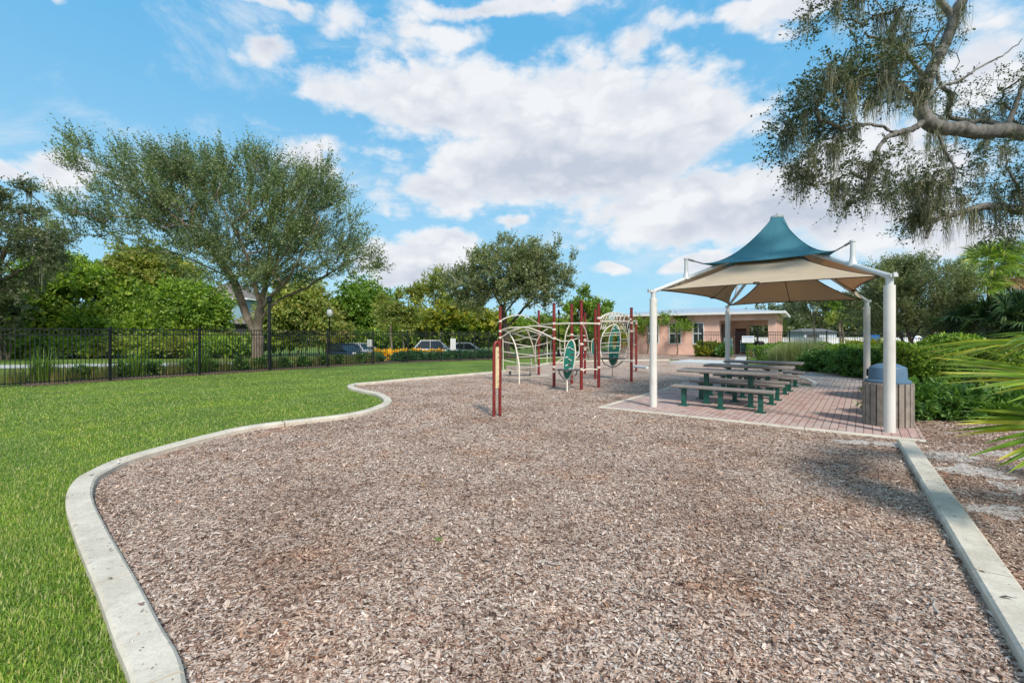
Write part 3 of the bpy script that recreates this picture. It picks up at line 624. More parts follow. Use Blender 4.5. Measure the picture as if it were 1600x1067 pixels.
def foliage_mass(blobs, g, LL, LW, dens, zmin=None, thick=.35, amp=.2, up=.3, nl=5, droop=0.0, fill=.8):
    """leaf clumps spread through the outer skin of lumpy ellipsoids, plus a coarse inner fill"""
    Vs = []; Fs = []; nV = 0
    for (c, r) in blobs:
        c = np.array(c, float); r = np.array(r, float); area = 4*np.pi*((((r[0]*r[1])**1.6+(r[0]*r[2])**1.6+(r[1]*r[2])**1.6)/3)**(1/1.6))
        n = int(area*dens/nl); v = rdir(n, g); v = v[v[:, 2] > -.55]; n = len(v)
        rad_ = lumpy(v, g, amp)*(1-thick*g.random(n)**1.7); p = c+v*r*rad_[:, None]
        if zmin is not None: kk = p[:, 2] > zmin; p = p[kk]; v = v[kk]; n = len(v)
        out = nrm(v/r)
        nf = int(len(v)*fill)
        if nf:
            vf = rdir(nf, g); pf = c+vf*r*(.45+.3*g.random((nf, 1))); pf = pf if zmin is None else pf[pf[:, 2] > zmin]; V, F = leaf_quads(pf, rdir(len(pf), g), np.full(len(pf), LL*3.2), np.full(len(pf), LL*2.2), g); Vs.append(V); Fs.append(F+nV); nV += len(V)
        d0 = nrm(out+rdir(n, g)*.8+np.array((0, 0, up)))
        P_ = np.repeat(p, nl, 0)+rdir(n*nl, g)*LL*1.3*g.random((n*nl, 1)); D = nrm(np.repeat(d0, nl, 0)+rdir(n*nl, g)*.8-np.array((0, 0, droop))); sz = g.uniform(.6, 1.3, n*nl)
        V, F = leaf_quads(P_, D, LL*sz, LW*sz, g); Vs.append(V); Fs.append(F+nV); nV += len(V)
    return np.concatenate(Vs), np.concatenate(Fs)
def bush(label, cat, blobs, mat, LL, LW, dens, seed, group=None, name='shrub', zmin=.0, stems=4, bark='darkbark', **kw):
    g = np.random.default_rng(seed); c0 = np.mean([b[0] for b in blobs], 0); bz = TZ(c0[0], c0[1]); root = thing(name, (c0[0], c0[1], bz), label, cat, group)
    V, F = foliage_mass(blobs, g, LL, LW, dens, bz+zmin, **kw); np_obj('foliage', V, F, mat, root)
    if stems and len(blobs) < 5:
        for (c, r) in blobs:
            mb = MB()
            for k in range(stems):
                q = np.array(c)+rdir(1, g)[0]*np.array(r)*.65; b0 = np.array((c[0]+g.normal(0, .1)*r[0], c[1]+g.normal(0, .1)*r[1], TZ(c[0], c[1]))); q[2] = max(q[2], b0[2]+.1)
                mid = (b0+q)/2+np.array((0, 0, .1))*r[2]; rr = .012+.02*r[2]; mb.tube(spline([b0, mid, q], 3), [rr*(1-.12*i_) for i_ in range(7)], 5)
            mb.build('stems', M[bark], root)
    return root
def ordinal(k): return ['leftmost', 'second', 'third', 'fourth', 'fifth', 'sixth', 'seventh', 'eighth', 'ninth', 'tenth', 'eleventh', 'twelfth', 'thirteenth', 'fourteenth', 'fifteenth', 'sixteenth', 'seventeenth'][k]
def hedge_box(label, cat, pts, w_, h_, mat, LL, LW, dens, seed, group=None, zb=0.0, name='hedge', rough=.06):
    """clipped hedge along a path: leaves on a rounded box section"""
    g = np.random.default_rng(seed); P = spline(pts, 6)[:, :2] if len(pts) > 2 else np.array([np.array(pts[0])*(1-u)+np.array(pts[1])*u for u in np.linspace(0, 1, 12)])
    root = thing(name, (*P[len(P)//2], zb), label, cat, group); L = np.linalg.norm(np.diff(P, axis=0), axis=1); cum = np.concatenate([[0], np.cumsum(L)]); T_ = cum[-1]
    n = int(T_*(2*h_+w_)*dens); u = g.uniform(-w_/2, T_+w_/2, n); uc = np.clip(u, 0, T_); a = g.uniform(0, 1, n)*(2*h_+w_)
    x = np.interp(uc, cum, P[:, 0]); y = np.interp(uc, cum, P[:, 1]); j = np.clip(np.searchsorted(cum, uc)-1, 0, len(L)-1); D = np.diff(P, axis=0)[j]/L[j][:, None]; N = np.stack([-D[:, 1], D[:, 0]], 1)
    side = np.where(a < h_, -1, np.where(a > h_+w_, 1, 0)); o = np.where(side == 0, a-h_-w_/2, side*w_/2); z = np.where(side == 0, h_, np.where(side < 0, a, a-h_-w_))
    ph = g.uniform(0, 6, 4); bump = rough*(np.sin(u*2.3+ph[0])+np.sin(u*5.1+z*4+ph[1])+.7*np.sin(u*11+o*9+ph[2])); ins = g.random(n)**2*.22
    endf = np.sqrt(np.clip(1-((u-uc)/(w_/2))**2, 0, 1)); o = o*(1-ins/(w_/2+.3))*endf+np.where(side != 0, side*bump, 0); z = np.maximum(z*(1-ins*.25)+np.where(side == 0, bump-ins*.6, 0)-.18*h_*(np.abs(o)/(w_/2+.01))**6, .02)
    p = np.stack([x+N[:, 0]*o+D[:, 0]*(u-uc), y+N[:, 1]*o+D[:, 1]*(u-uc), z+zb], 1)
    out = np.stack([N[:, 0]*side, N[:, 1]*side, np.where(side == 0, 1., .25)], 1); d = nrm(nrm(out)+rdir(n, g)*.95); sz = g.uniform(.6, 1.3, n)
    V, F = leaf_quads(p, d, LL*sz, LW*sz, g); np_obj('foliage', V, F, mat, root)
    mb = MB()
    for k in range(int(T_/.4)+2):
        uu = g.uniform(0, T_); b0 = np.array((np.interp(uu, cum, P[:, 0]), np.interp(uu, cum, P[:, 1]), zb)); q = b0+np.array((g.normal(0, .12), g.normal(0, .12), h_*.8)); mb.tube(spline([b0, (b0+q)/2+g.normal(0, .05, 3), q], 2), .012, 5)
    mb.build('stems', M['darkbark'], root); return root
def tuft(label, cat, x, y, h_, r, n, mat, seed, group=None, wd=.012, name='ornamental_grass', lean=.55):
    g = np.random.default_rng(seed); z = TZ(x, y); P = np.stack([x+g.normal(0, r*.28, n), y+g.normal(0, r*.28, n)], 1); seg = 4
    L = (h_*g.uniform(.6, 1.15, n))[:, None]; a = np.arctan2(P[:, 1]-y, P[:, 0]-x)+g.normal(0, .7, n); ln = np.abs(g.normal(0, lean, n))[:, None]; d = np.stack([np.cos(a), np.sin(a), 0*a], 1); s = np.stack([-np.sin(a), np.cos(a), 0*a], 1); rows = []; c = np.stack([P[:, 0], P[:, 1], np.full(n, z)], 1)
    for k in range(seg+1):
        u = k/seg; w_ = wd*(1-u**1.5*.9)/2; rows += [c-s*w_, c+s*w_]; th = ln*(.25+1.9*u*u); c = c+L/seg*(np.sin(th)*d+np.cos(th)*np.array((0, 0, 1)))
    V = np.stack(rows, 1).reshape(-1, 3); b = (np.arange(n)*2*(seg+1))[:, None]; F = np.stack([b+[2*k, 2*k+1, 2*k+3, 2*k+2] for k in range(seg)], 1).reshape(-1, 4)
    return setp(np_obj(name, V, F, mat, None, (x, y, z)), label, cat, group)
def fan_frond(hub, axis, upv, R_, n, g, width=.035, span=2.6, droop=.25, seg=5, jitter=.06, fold=.35):
    """a palmate leaf: leaflets radiating from the hub round the axis direction"""
    axis = nrm(np.array(axis, float)); upv = np.array(upv, float); side = nrm(np.cross(axis, upv)); upv = np.cross(side, axis); rows = []
    a = np.linspace(-span/2, span/2, n)+g.normal(0, jitter, n)*.5; L = R_*(1-.22*(np.abs(a)/(span/2))**2)*g.uniform(.88, 1.06, n); dr = droop*g.uniform(.6, 1.5, n)
    d = np.cos(a)[:, None]*axis+np.sin(a)[:, None]*side+upv*(fold*np.abs(np.sin(a))[:, None]+g.normal(0, .04, (n, 1))); d = nrm(d); s = nrm(np.cross(d, upv))
    Vs = []
    for k in range(seg+1):
        u = k/seg; c = hub+d*(L*u)[:, None]-np.array((0, 0, 1))*(dr*L*u**2.4)[:, None]; prof = [.35, .85, 1, .85, .5, .04][min(k, 5)] if seg == 5 else (1-abs(u-.4))
        w_ = width*prof/2; Vs += [c-s*w_+upv*w_*.6, c, c+s*w_+upv*w_*.6]
    V = np.stack(Vs, 1).reshape(-1, 3); b = (np.arange(n)*3*(seg+1))[:, None]
    F = np.concatenate([np.stack([b+[3*k+q, 3*k+q+1, 3*k+q+4, 3*k+q+3] for k in range(seg)], 1).reshape(-1, 4) for q in (0, 1)]); return V, F
# ------------------------------------------------------------------ fences
def fence_run(name, path, h_, label, post_at=None, spacing=.105, zf=TZ, cat='fence', double=True):
    P = np.array(path, float); root = thing(name, (*P[0], zf(*P[0])), label, cat); 
    for a, b in zip(P[:-1], P[1:]):
        d = b-a; L = np.linalg.norm(d); d /= L; rz = math.atan2(d[1], d[0]); za = zf(*a); zb = zf(*b); mb = MB(); n = int(L/spacing)
        for k in range(1, n):
            q = a+d*(L*k/n); z = za+(zb-za)*k/n; mb.box((q[0], q[1], z+h_/2-.0), (.019, .019, h_-.09), rz)
        sl = math.atan2(zb-za, L); MM = Matrix.Rotation(rz, 3, 'Z') @ Matrix.Rotation(-sl, 3, 'Y'); mid = (a+b)/2
        for zz in (h_-.045, h_-.23, .12): mb.box((mid[0], mid[1], (za+zb)/2+zz), (L-.052, .030, .034), M=MM)
        mb.build('picket_panel', M['fence'], root)
    for k, q in enumerate(P):
        if name == 'metal_fence' and k == 0: continue
        mb = MB(); z = zf(*q); mb.box((q[0], q[1], z+h_/2+.0), (.066, .066, h_+.04)); mb.box((q[0], q[1], z+h_+.032), (.08, .08, .022)); mb.build('post', M['fence'], root)
    return root
A0 = np.array(FA[1]); B0 = np.array(FA[2]); du = (B0-A0)/np.linalg.norm(B0-A0); px_posts = [172, 312, 421, 512, 583]
run1 = [A0-du*1.6]
for px in px_posts:
    r_ = (px-800)/711; s = (A0[0]-r_*A0[1])/(r_*du[1]-du[0]); run1.append(A0+du*s)
run1 = [run1[1]-du*7.9, run1[1]-du*5.3, run1[1]-du*2.65]+run1[1:]
fence_run('metal_fence', run1, 1.83, 'long black picket fence behind the lawn, from the left edge to beside the parked cars')
fence_run('metal_fence', [run1[-1]]+[np.array(p) for p in FA[3:]], 1.80, 'farther black picket fence behind the climbing frame')
RZ0 = lambda x, y: 0.0
fr = [(13.4, 36.2), (14.5, 32.6), (15.6, 31.9)]
fence_run('metal_fence', [(17.0, 31.4), (18.9, 31.0), (21.3, 30.8), (23.7, 30.6), (26.1, 30.4), (28.5, 30.2), (30.9, 30.0), (33.3, 29.8)], 1.83, 'black picket fence behind the clipped hedges right of the salmon building', zf=RZ0)
g0 = thing('metal_gate', (14.4, 32.3, 0), 'black picket gate and side panels in front of the covered porch', 'gate')
for (a, b) in (((13.7, 32.6), (15.2, 32.1)), ((15.25, 32.08), (16.95, 31.5))):
    a = np.array(a); b = np.array(b); d = (b-a)/np.linalg.norm(b-a); rz = math.atan2(d[1], d[0]); mb = MB(); L = np.linalg.norm(b-a)
    for k in range(int(L/.11)+1): q = a+d*k*.11; mb.box((*q, .93), (.02, .02, 1.7), rz)
    for z in (.12, 1.6, 1.78): mb.box((*((a+b)/2), z), (L, .03, .035), rz)
    mb.build('gate_leaf', M['fence'], g0)
for q in ((13.65, 32.62), (15.22, 32.09), (16.98, 31.45)): mb = MB(); mb.box((*q, 1.0), (.08, .08, 2.0)); mb.box((*q, 2.01), (.1, .1, .03)); mb.build('post', M['fence'], g0)
# banner on the gate
M['bannerblue'] = pmat('faded_blue_print', (.10, .22, .50), .6)
q = np.array((16.38, 31.64)); d = np.array((.95, -.32)); rz = math.atan2(d[1], d[0])
s0 = thing('sign_banner', (q[0], q[1]-.06, 0), 'white rectangular banner with faded blue print hung on the black porch gate', 'sign')
mb = MB(); mb.box((q[0], q[1]-.06, 1.28), (.76, .012, .46), rz); mb.build('sign_board', M['white'], s0)
mb = MB()
for k in range(9):
    c = q+d*(-.30+k*.075); mb.box((c[0]+.003, c[1]-.069, 1.42), (.05, .006, .075 if k % 3 else .1), rz)
for r_ in range(3): mb.box((q[0]+.003, q[1]-.069, 1.28-r_*.08), (.6-.1*(r_ == 2), .004, .014), rz)
mb.build('faded_print', M['bannerblue'], s0)
# ------------------------------------------------------------------ main tree behind the fence
def SK(*pts): return [W(*p) for p in pts]
YT = 22.4
k = YT/711
skel = [SK((403,578,YT),(402,560,YT),(403,540,YT),(403,518,YT),(405,497,YT),(407,478,YT)),
        SK((402,527,YT),(392,507,YT+.2),(383,488,YT+.3),(374,462,YT+.4),(364,436,YT+.5),(347,412,YT+.5),(326,388,YT+.3),(290,352,YT),(240,318,YT-.4),(190,295,YT-.8)),
        SK((407,478,YT),(400,455,YT-.3),(392,420,YT-.8),(372,370,YT-1.3),(340,310,YT-1.8)),
        SK((407,478,YT),(414,450,YT+.4),(420,410,YT+1),(424,350,YT+1.5),(418,280,YT+2)),
        SK((407,485,YT),(424,462,YT-.5),(446,440,YT-1),(470,400,YT-1.5),(495,350,YT-2)),
        SK((408,500,YT),(424,478,YT),(446,463,YT+.5),(474,452,YT+.8),(510,430,YT+1),(545,410,YT+1)),
        SK((364,436,YT+.5),(330,420,YT+1),(285,400,YT+1.5),(230,380,YT+1.8),(180,370,YT+1.5))]
bl = [pblob(400,345,112,76,YT,3.4,160),pblob(244,306,88,50,YT,2.8,95),pblob(155,262,34,28,YT-1,1.4,20),pblob(500,375,74,62,YT,3.0,85),pblob(172,350,50,44,YT+.5,2.3,40),pblob(305,275,80,34,YT,2.5,70),pblob(330,282,56,26,YT,2.0,30),pblob(440,286,50,26,YT,2.0,30),
      pblob(398,268,50,26,YT,2.0,36),pblob(480,305,54,38,YT,2.3,45),pblob(335,395,80,36,YT,2.6,55),pblob(548,408,34,34,YT,1.6,25),pblob(255,355,66,48,YT,2.4,55),pblob(440,428,84,26,YT,2.4,40),pblob(235,258,50,16,YT,1.3,15),pblob(520,308,28,24,YT,1.4,13),pblob(405,425,90,26,YT,2.6,45),pblob(385,385,90,42,YT,2.6,60),pblob(300,330,70,36,YT,2.4,30)]
tree('broad spreading tree with dark green feathery crown just beyond the black fence on the left', 'tree', skel, bl, .28, M['oakleaf'], M['bark'], 11, clump_=3, nt=9, nl=17, TL=.95, LL=.105, LW=.048, name='tree', up=.55, spread=.55, step=.42, droop=-.12, outw=1.3)
# second oak behind the climbing frame
Y2 = 34.0; zb = 1.6-0
skel = [[np.array((*W(793,560,Y2)[:2], TZ(*W(793,560,Y2)[:2]))), W(792,535,Y2), W(790,515,Y2), W(788,500,Y2), W(787,485,Y2)], SK((787,485,Y2),(775,462,Y2),(755,440,Y2),(740,425,Y2-1)), SK((787,485,Y2),(792,450,Y2),(797,415,Y2)), SK((790,512,Y2),(805,498,Y2+.5),(822,478,Y2+1),(845,460,Y2+1),(868,450,Y2+1)), SK((788,490,Y2),(805,470,Y2-1),(825,440,Y2-1.5))]
bl = [pblob(795,420,68,36,Y2,3.0,110),pblob(748,443,44,42,Y2,2.4,60),pblob(845,440,45,42,Y2,2.4,70),pblob(800,455,70,28,Y2,2.8,60),pblob(800,396,30,18,Y2,1.4,22),pblob(730,470,22,22,Y2,1.2,15)]
tree('round greyish olive tree with dense crown behind the red climbing frame posts', 'tree', skel, bl, .24, M['oak2'], M['darkbark'], 12, clump_=2, nt=11, nl=14, TL=.9, LL=.17, LW=.085, up=.45, spread=.75, droop=-.05)
# ------------------------------------------------------------------ vine covered woodland, left
def vb(px, py, rx, ry, Y, rd_): k = Y/711; return (W(px, py, Y), (rx*k, rd_, ry*k))
YV = 47
bush('vine-smothered mound in the left background, lowest bank of leaves along the road verge', 'vine thicket', [vb(20,525,60,34,YV,3),vb(90,520,55,38,YV,3),vb(160,515,60,45,YV,3),vb(235,520,60,40,YV,3),vb(300,520,46,36,YV,3),vb(350,537,34,16,YV,3),vb(60,480,50,45,YV+2,3),vb(210,480,70,45,YV+2,3),vb(300,500,45,30,YV+1,3)]+[vb(-10+q_*42,541+3*math.sin(q_*2.1),34,13,YV-3.5,1.6) for q_ in range(10)],
     M['vine'], .28, .18, 60, 21, name='vine_thicket', thick=.4, amp=.2, zmin=.0, up=.4)
bush('tall arch of green vines draped beside the dark oak at the far left', 'vine-covered tree', [vb(75,435,42,36,YV,3),vb(130,440,42,30,YV,2.6),vb(60,480,24,40,YV-2,1.6),vb(100,415,30,18,YV,2)], M['vine'], .27, .17, 62, 22, name='vine_covered_tree', up=.4, amp=.22)
bush('brownish vine-covered tree dome behind the left end of the spreading tree', 'vine-covered tree', [vb(225,412,45,30,YV+4,3),vb(265,430,48,34,YV+4,3),vb(195,440,40,30,YV+3,2.5)], M['vine2'], .28, .17, 62, 23, name='vine_covered_tree', up=.1, amp=.25, droop=.3)
bush('rounded vine-covered tree just left of the blue house', 'vine-covered tree', [vb(310,478,45,42,YV,3),vb(330,500,22,34,YV,2),vb(285,460,35,26,YV,2.4)], M['vine'], .27, .17, 64, 24, name='vine_covered_tree', up=.1, amp=.2, droop=.3)
bush('small green mound between the vine arch and the brownish dome', 'vine-covered tree', [vb(170,450,36,26,YV+3,2.5),vb(150,430,24,20,YV+5,2.5)], M['vine'], .28, .18, 60, 25, name='vine_covered_tree', amp=.2)
bush('yellowing vine-draped tree behind the trunk fork of the spreading tree', 'vine-covered tree', [vb(470,478,46,46,YV,3.2),vb(440,500,40,36,YV,3),vb(505,500,30,30,YV,2.5),vb(525,522,30,18,YV-1,2)], M['vine2'], .27, .17, 64, 26, name='vine_covered_tree', amp=.2, up=-.2, droop=.5)
bush('dense dark green rounded tree behind the dark sedan', 'tree', [vb(560,475,38,38,50,3),vb(590,490,34,34,50,3),vb(545,500,26,26,50,2.5)], M['hedge'], .27, .17, 70, 27, name='round_tree', amp=.28, up=0)
bush('low vine bank behind the parked cars', 'vine thicket', [vb(540,530,50,18,YV,2),vb(620,528,60,20,YV,2),vb(690,520,50,28,YV+1,2.4),vb(745,520,45,28,YV+1,2.4),vb(800,522,45,26,YV+1,2.4),vb(850,522,45,26,YV+1,2.4),vb(905,525,45,26,YV+1,2.4),vb(430,532,50,14,YV,2)], M['vine'], .28, .18, 52, 28, name='vine_thicket', amp=.25)
bush('bright yellow green vines climbing between the mossy oaks', 'vine thicket', [vb(665,500,32,26,YV-1,2),vb(705,490,30,30,YV,2),vb(740,500,30,24,YV,2),vb(775,505,30,20,YV,2)], M['yellowleaf'], .28, .17, 22, 29, name='vine_thicket', amp=.35)
# young trees by the cars
def simple_tree(label, px, pyb, pyt, rx, Y, leaf, seed, n=70, group=None, LL=.18, LW=.1, TL=.7, root_r=.09, bark='bark', lobes=4, cb=None, nl=10, nt=7, cat='tree', name='tree', moss=None, up=.3, spread=.9, leafdense=1.0):
    g = np.random.default_rng(seed); x, y = W(px, 0, Y)[:2]; z0 = TZ(x, y) if x < 10 else 0.0; k = Y/711; top = W(px, pyt, Y)[2]; H = top-z0; r = rx*k; cb = cb or z0+H*.38
    cz = (top+cb)/2; rz_ = (top-cb)/2
    sk = [[np.array((x, y, z0)), np.array((x+.05, y, z0+H*.2)), np.array((x-.03, y, cb)), np.array((x, y, cb+(top-cb)*.3))]]
    bl = [((x, y, cz), (r*.8, r*.8, rz_*.9), n//2)]
    for q in range(lobes):
        a = q*6.28/lobes+g.uniform(-.4, .4); bl.append(((x+math.cos(a)*r*.5, y+math.sin(a)*r*.5, cz+g.uniform(-.35, .35)*rz_), (r*.5, r*.5, rz_*.5), n//(2*lobes)))
    return tree(label, cat, sk, bl, root_r, leaf, M[bark], seed, nt=nt, nl=nl, TL=TL, LL=LL, LW=LW, group=group, step=.5, name=name, moss=moss, up=up, spread=spread)
simple_tree('young yellowish green tree with a pale trunk behind the orange flower bed', 611, 552, 455, 32, 38, M['vine2'], 31, 80, nt=9, nl=12, LL=.2, LW=.11)
simple_tree('slim young tree with a thin pale trunk right beside the yellowish young tree', 630, 552, 470, 26, 38.5, M['vine2'], 32, 50, nt=9, nl=11, LL=.2, LW=.11, root_r=.07)
simple_tree('sparse mossy oak with a ragged top, left one of the pair behind the white hatchback', 652, 545, 432, 22, 52, M['vine2'], 33, 34, LL=.28, LW=.15, TL=1.2, moss=(40, 8, 1.6, .05, .3))
simple_tree('tall ragged mossy oak behind the white hatchback, right one of the pair', 684, 545, 420, 24, 51, M['vine2'], 34, 42, LL=.28, LW=.15, TL=1.2, moss=(50, 8, 1.8, .05, .3))
simple_tree('pale yellowish tree seen under the crown of the olive tree', 735, 550, 470, 26, 49, M['vine2'], 35, 45, LL=.28, LW=.15, TL=1.1)
simple_tree('small green tree in the gap left of the mossy oaks', 716, 550, 448, 22, 54, M['oak2'], 36, 40, LL=.3, LW=.16, TL=1.1, moss=(30, 8, 1.6, .05, .3))
simple_tree('leafy tree with upright tufts of large bright leaves behind the middle of the climbing frame', 915, 560, 452, 42, 31, M['bright'], 37, 85, LL=.30, LW=.10, TL=.6, nl=9, nt=6, cb=1.5, up=.9, spread=.5)
simple_tree('yellowish shrub tree behind the grey light pole', 850, 560, 500, 26, 38, M['yellowleaf'], 38, 45, LL=.2, LW=.1, cb=.3)
# dark oak with moss at far left
YL = 36.0
skel = [[np.array((*W(-40,0,YL)[:2], TZ(*W(-40,0,YL)[:2]))), W(-35,520,YL), W(-25,480,YL), W(-10,430,YL)], SK((-10,430,YL),(10,390,YL),(30,350,YL)), SK((-25,480,YL),(10,450,YL-1),(30,470,YL-1.5)), SK((-10,430,YL),(-40,380,YL),(-80,340,YL)), SK((0,440,YL),(40,420,YL),(70,400,YL))]
bl = [pblob(5,350,55,50,YL,4,110),pblob(45,385,52,38,YL,3.5,80),pblob(-70,380,80,80,YL,4,70),pblob(20,312,30,22,YL,2,25),pblob(80,402,26,20,YL,2,22),pblob(5,430,45,40,YL,3,50)]
tree('dark mossy oak cut off by the left edge of the picture', 'oak tree', skel, bl, .4, M['darkleaf'], M['darkbark'], 41, nt=8, nl=11, TL=1.0, LL=.2, LW=.1, name='oak_tree', moss=(150, 10, 2.2, .05, .12), spread=.8)
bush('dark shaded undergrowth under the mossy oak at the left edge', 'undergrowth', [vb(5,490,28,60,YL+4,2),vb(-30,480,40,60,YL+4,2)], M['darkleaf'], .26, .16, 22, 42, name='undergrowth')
# distant woods as one mass each side
def far_wood(label, arr, mat, seed):
    g = np.random.default_rng(seed); V, F = foliage_mass(arr, g, .55, .4, 7, None, .3, .15); o = np_obj('distant_woods', V, F, mat); setp(o, label, 'woods', kind='stuff')
far_wood('far tree line glimpsed through the gaps behind the vines and the road', [((x, 95+8*math.sin(x), 1.0), (11, 6, 3.6+.6*math.sin(x*.7))) for x in range(-150, 40, 9)], M['oak2'], 51)
far_wood('far tree line beyond the pool area at the right', [((x, 92+6*math.sin(x), 2), (9, 6, 5.0+1.2*math.sin(x*.9))) for x in range(48, 170, 9)], M['darkleaf'], 52)
# ------------------------------------------------------------------ right side trees
simple_tree('distant dark round tree just right of the salmon building roof', 1272, 540, 452, 40, 46, M['darkleaf'], 61, 90, LL=.22, LW=.12, TL=.9, cb=2.4)
simple_tree('distant light yellow green tree between two dark trees under the tan canopy edge', 1312, 540, 460, 34, 44, M['bright'], 62, 60, LL=.2, LW=.11, TL=.9, cb=2.4)
simple_tree('reddish green crepe tree behind the fence with thin stems', 1316, 540, 484, 26, 38, M['vine2'], 63, 50, LL=.16, LW=.08, cb=2.3)
simple_tree('dark tree behind the rear right canopy post', 1352, 540, 440, 36, 34, M['darkleaf'], 64, 80, LL=.17, LW=.09, TL=.8, cb=2.3)
Y3 = 15.5
x3, y3 = W(1428, 0, Y3)[:2]
skel = [[np.array((x3, y3, 0)), W(1432,560,Y3), W(1424,535,Y3), W(1415,505,Y3), W(1405,470,Y3)], SK((1430,568,Y3),(1414,540,Y3+.3),(1400,515,Y3+.5),(1385,480,Y3+.5)), SK((1424,535,Y3),(1440,505,Y3),(1462,470,Y3)), SK((1426,550,Y3),(1446,530,Y3-.3),(1480,500,Y3-.3))]
bl = [pblob(1420,470,58,48,Y3,1.5,110),pblob(1380,460,36,38,Y3,1.1,60),pblob(1465,468,40,42,Y3,1.2,70),pblob(1430,428,42,20,Y3,1.0,35),pblob(1490,500,34,30,Y3,1.1,45),pblob(1400,505,48,20,Y3,1.2,35)]
tree('multi-stemmed dark grey green olive-like tree behind the trash receptacle and front canopy post', 'tree', skel, bl, .10, M['oak2'], M['bark'], 65, nt=12, nl=15, TL=.5, LL=.075, LW=.034, name='tree', step=.25, up=.5, spread=.8, droop=0, tip_r=.005)
# cabbage palm and shrubs behind
def palm(label, x, y, z0, hub, nf, R_, mat, seed, petiole=1.0, trunk_r=.17, low=-.5, thatch=True, nleaf=34, width=.05, span=3.6, name='palm_tree', cat='palm', droop=.35):
    g = np.random.default_rng(seed); root = thing(name, (x, y, z0), label, cat); hub = np.array(hub, float)
    if trunk_r:
        mb = MB(); mb.tube(spline([(x, y, z0), ((x+hub[0])/2+.05, (y+hub[1])/2, (z0+hub[2])/2), tuple(hub)], 6), [trunk_r*(1.1-.03*i_) for i_ in range(13)], 12); mb.build('trunk', M['bark'], root)
    for k in range(nf):
        a = k*2.4+g.uniform(-.2, .2); e = low+(1.35-low)*((k+.5)/nf)**.8; d = np.array((math.cos(a)*math.cos(e), math.sin(a)*math.cos(e), math.sin(e))); pl = petiole*g.uniform(.8, 1.2)
        p0 = hub+g.normal(0, .04, 3); p2 = p0+d*pl-np.array((0, 0, .12))*pl; V, F = fan_frond(p2, d-np.array((0, 0, .25)), np.array((0, 0, 1))*.45+d*np.array((1, 1, 0))*.9+g.normal(0, .25, 3), R_*g.uniform(.85, 1.1), nleaf, g, width, span, droop, fold=.3)
        s = nrm(np.cross(d, (0, 0, 1)))*.014; n0 = len(V); V = np.concatenate([V, [p0-s, p0+s, p2+s*.6, p2-s*.6, p0-np.array((0, 0, .02)), p2-np.array((0, 0, .012))]]); F = np.concatenate([F, [[n0, n0+1, n0+2, n0+3], [n0, n0+3, n0+5, n0+4], [n0+1, n0+4, n0+5, n0+2]]])
        np_obj('frond', V, F, M['thatch'] if (thatch and k < nf*.16) else mat, root)
    return root
YP = 19.0
h_ = W(1548,418,YP); palm('cabbage palm with bright fan fronds rising behind the hedge at the right', h_[0], h_[1], 0, h_, 26, .85, M['palm'], 71, .75, low=-.9)
h_ = W(1600,412,YP+1); palm('second cabbage palm cut off by the right edge behind the palmetto', h_[0], h_[1], 0, h_, 24, .9, M['palm'], 72, .8, low=-.9)
h_ = W(1520,458,YP-1); palm('lower yellowish cabbage palm just left of the two tall palms', h_[0], h_[1], 0, h_, 20, .75, M['palm'], 73, .7, low=-.8)
for k_, (px, py, Y) in enumerate(((1545,500,13.5),(1590,495,13),(1640,480,13))):
    h_ = W(px, py, Y); palm(['dark clumping fan palm behind the right hedge, nearest the olive-like tree','dark clumping fan palm under the cabbage palms','dark fan palm beyond the right edge, mostly hidden by the palmetto'][k_], h_[0], h_[1], 0, h_-np.array((0, 0, .3)), 22, .75, M['palmdark'], 80+k_, .7, .08, low=-.6, thatch=False, name='fan_palm')
bush('dark shrubs filling the gap under the fan palms behind the right hedge', 'shrub', [vb(1500,520,40,36,17,1.2),vb(1560,520,50,40,17,1.2),vb(1630,510,60,60,17,1.5)], M['darkleaf'], .09, .05, 260, 84, name='shrub')
# ------------------------------------------------------------------ hedges at the right
def hb(px, py, rx, ry, Y, rd_): return vb(px, py, rx, ry, Y, rd_)
hedge_box('large loose hedge running from behind the trash receptacle to the right edge', 'hedge', [(9.75, 10.5), (11.0, 10.1), (12.8, 9.8), (15.5, 9.8)], 1.9, 1.34, M['hedge3'], .075, .045, 3600, 91, rough=.10)
bush('dark glossy shrub at the foot of the big hedge beside the trash receptacle', 'shrub', [((7.55, 8.75, .3), (.55, .5, .42)), ((8.3, 8.55, .28), (.6, .45, .38)), ((9.2, 8.45, .25), (.6, .4, .34))], M['hedge2'], .085, .03, 1500, 92, name='shrub', up=.5)
bush('glossy shrubs along the patio edge behind the trash receptacle', 'shrub', [((9.3, 10.2, .35), (.5, .6, .5)), ((11.2, 12.4, .45), (.8, .8, .65))], M['hedge2'], .08, .034, 1200, 93, name='shrub', up=.4)
bush('dark green rounded shrub left of the rear right canopy post', 'shrub', [hb(1293,566,24,20,19.5,1.0),hb(1272,568,18,17,20,.9)], M['hedge2'], .09, .045, 800, 94, name='shrub')
bush('dark green shrub directly behind the rear right canopy post', 'shrub', [hb(1332,568,24,24,17.5,1.0),hb(1368,572,20,24,16.5,.9)], M['hedge2'], .09, .045, 800, 95, name='shrub')
bush('bright green mounded hedge behind the dark shrubs near the rear right post', 'hedge', [hb(1325,552,45,13,21.5,1.2),hb(1375,554,40,14,20.5,1.2),hb(1420,556,40,16,19,1.2)], M['bright'], .08, .045, 700, 96, name='hedge', amp=.08)
g_ = W(1193, 0, 25.5)
hedge_box('clipped bright hedge right of the path to the porch gate', 'hedge', [G(1190,566.5), G(1222,568)], 1.5, .98, M['hedge'], .09, .055, 1500, 97)
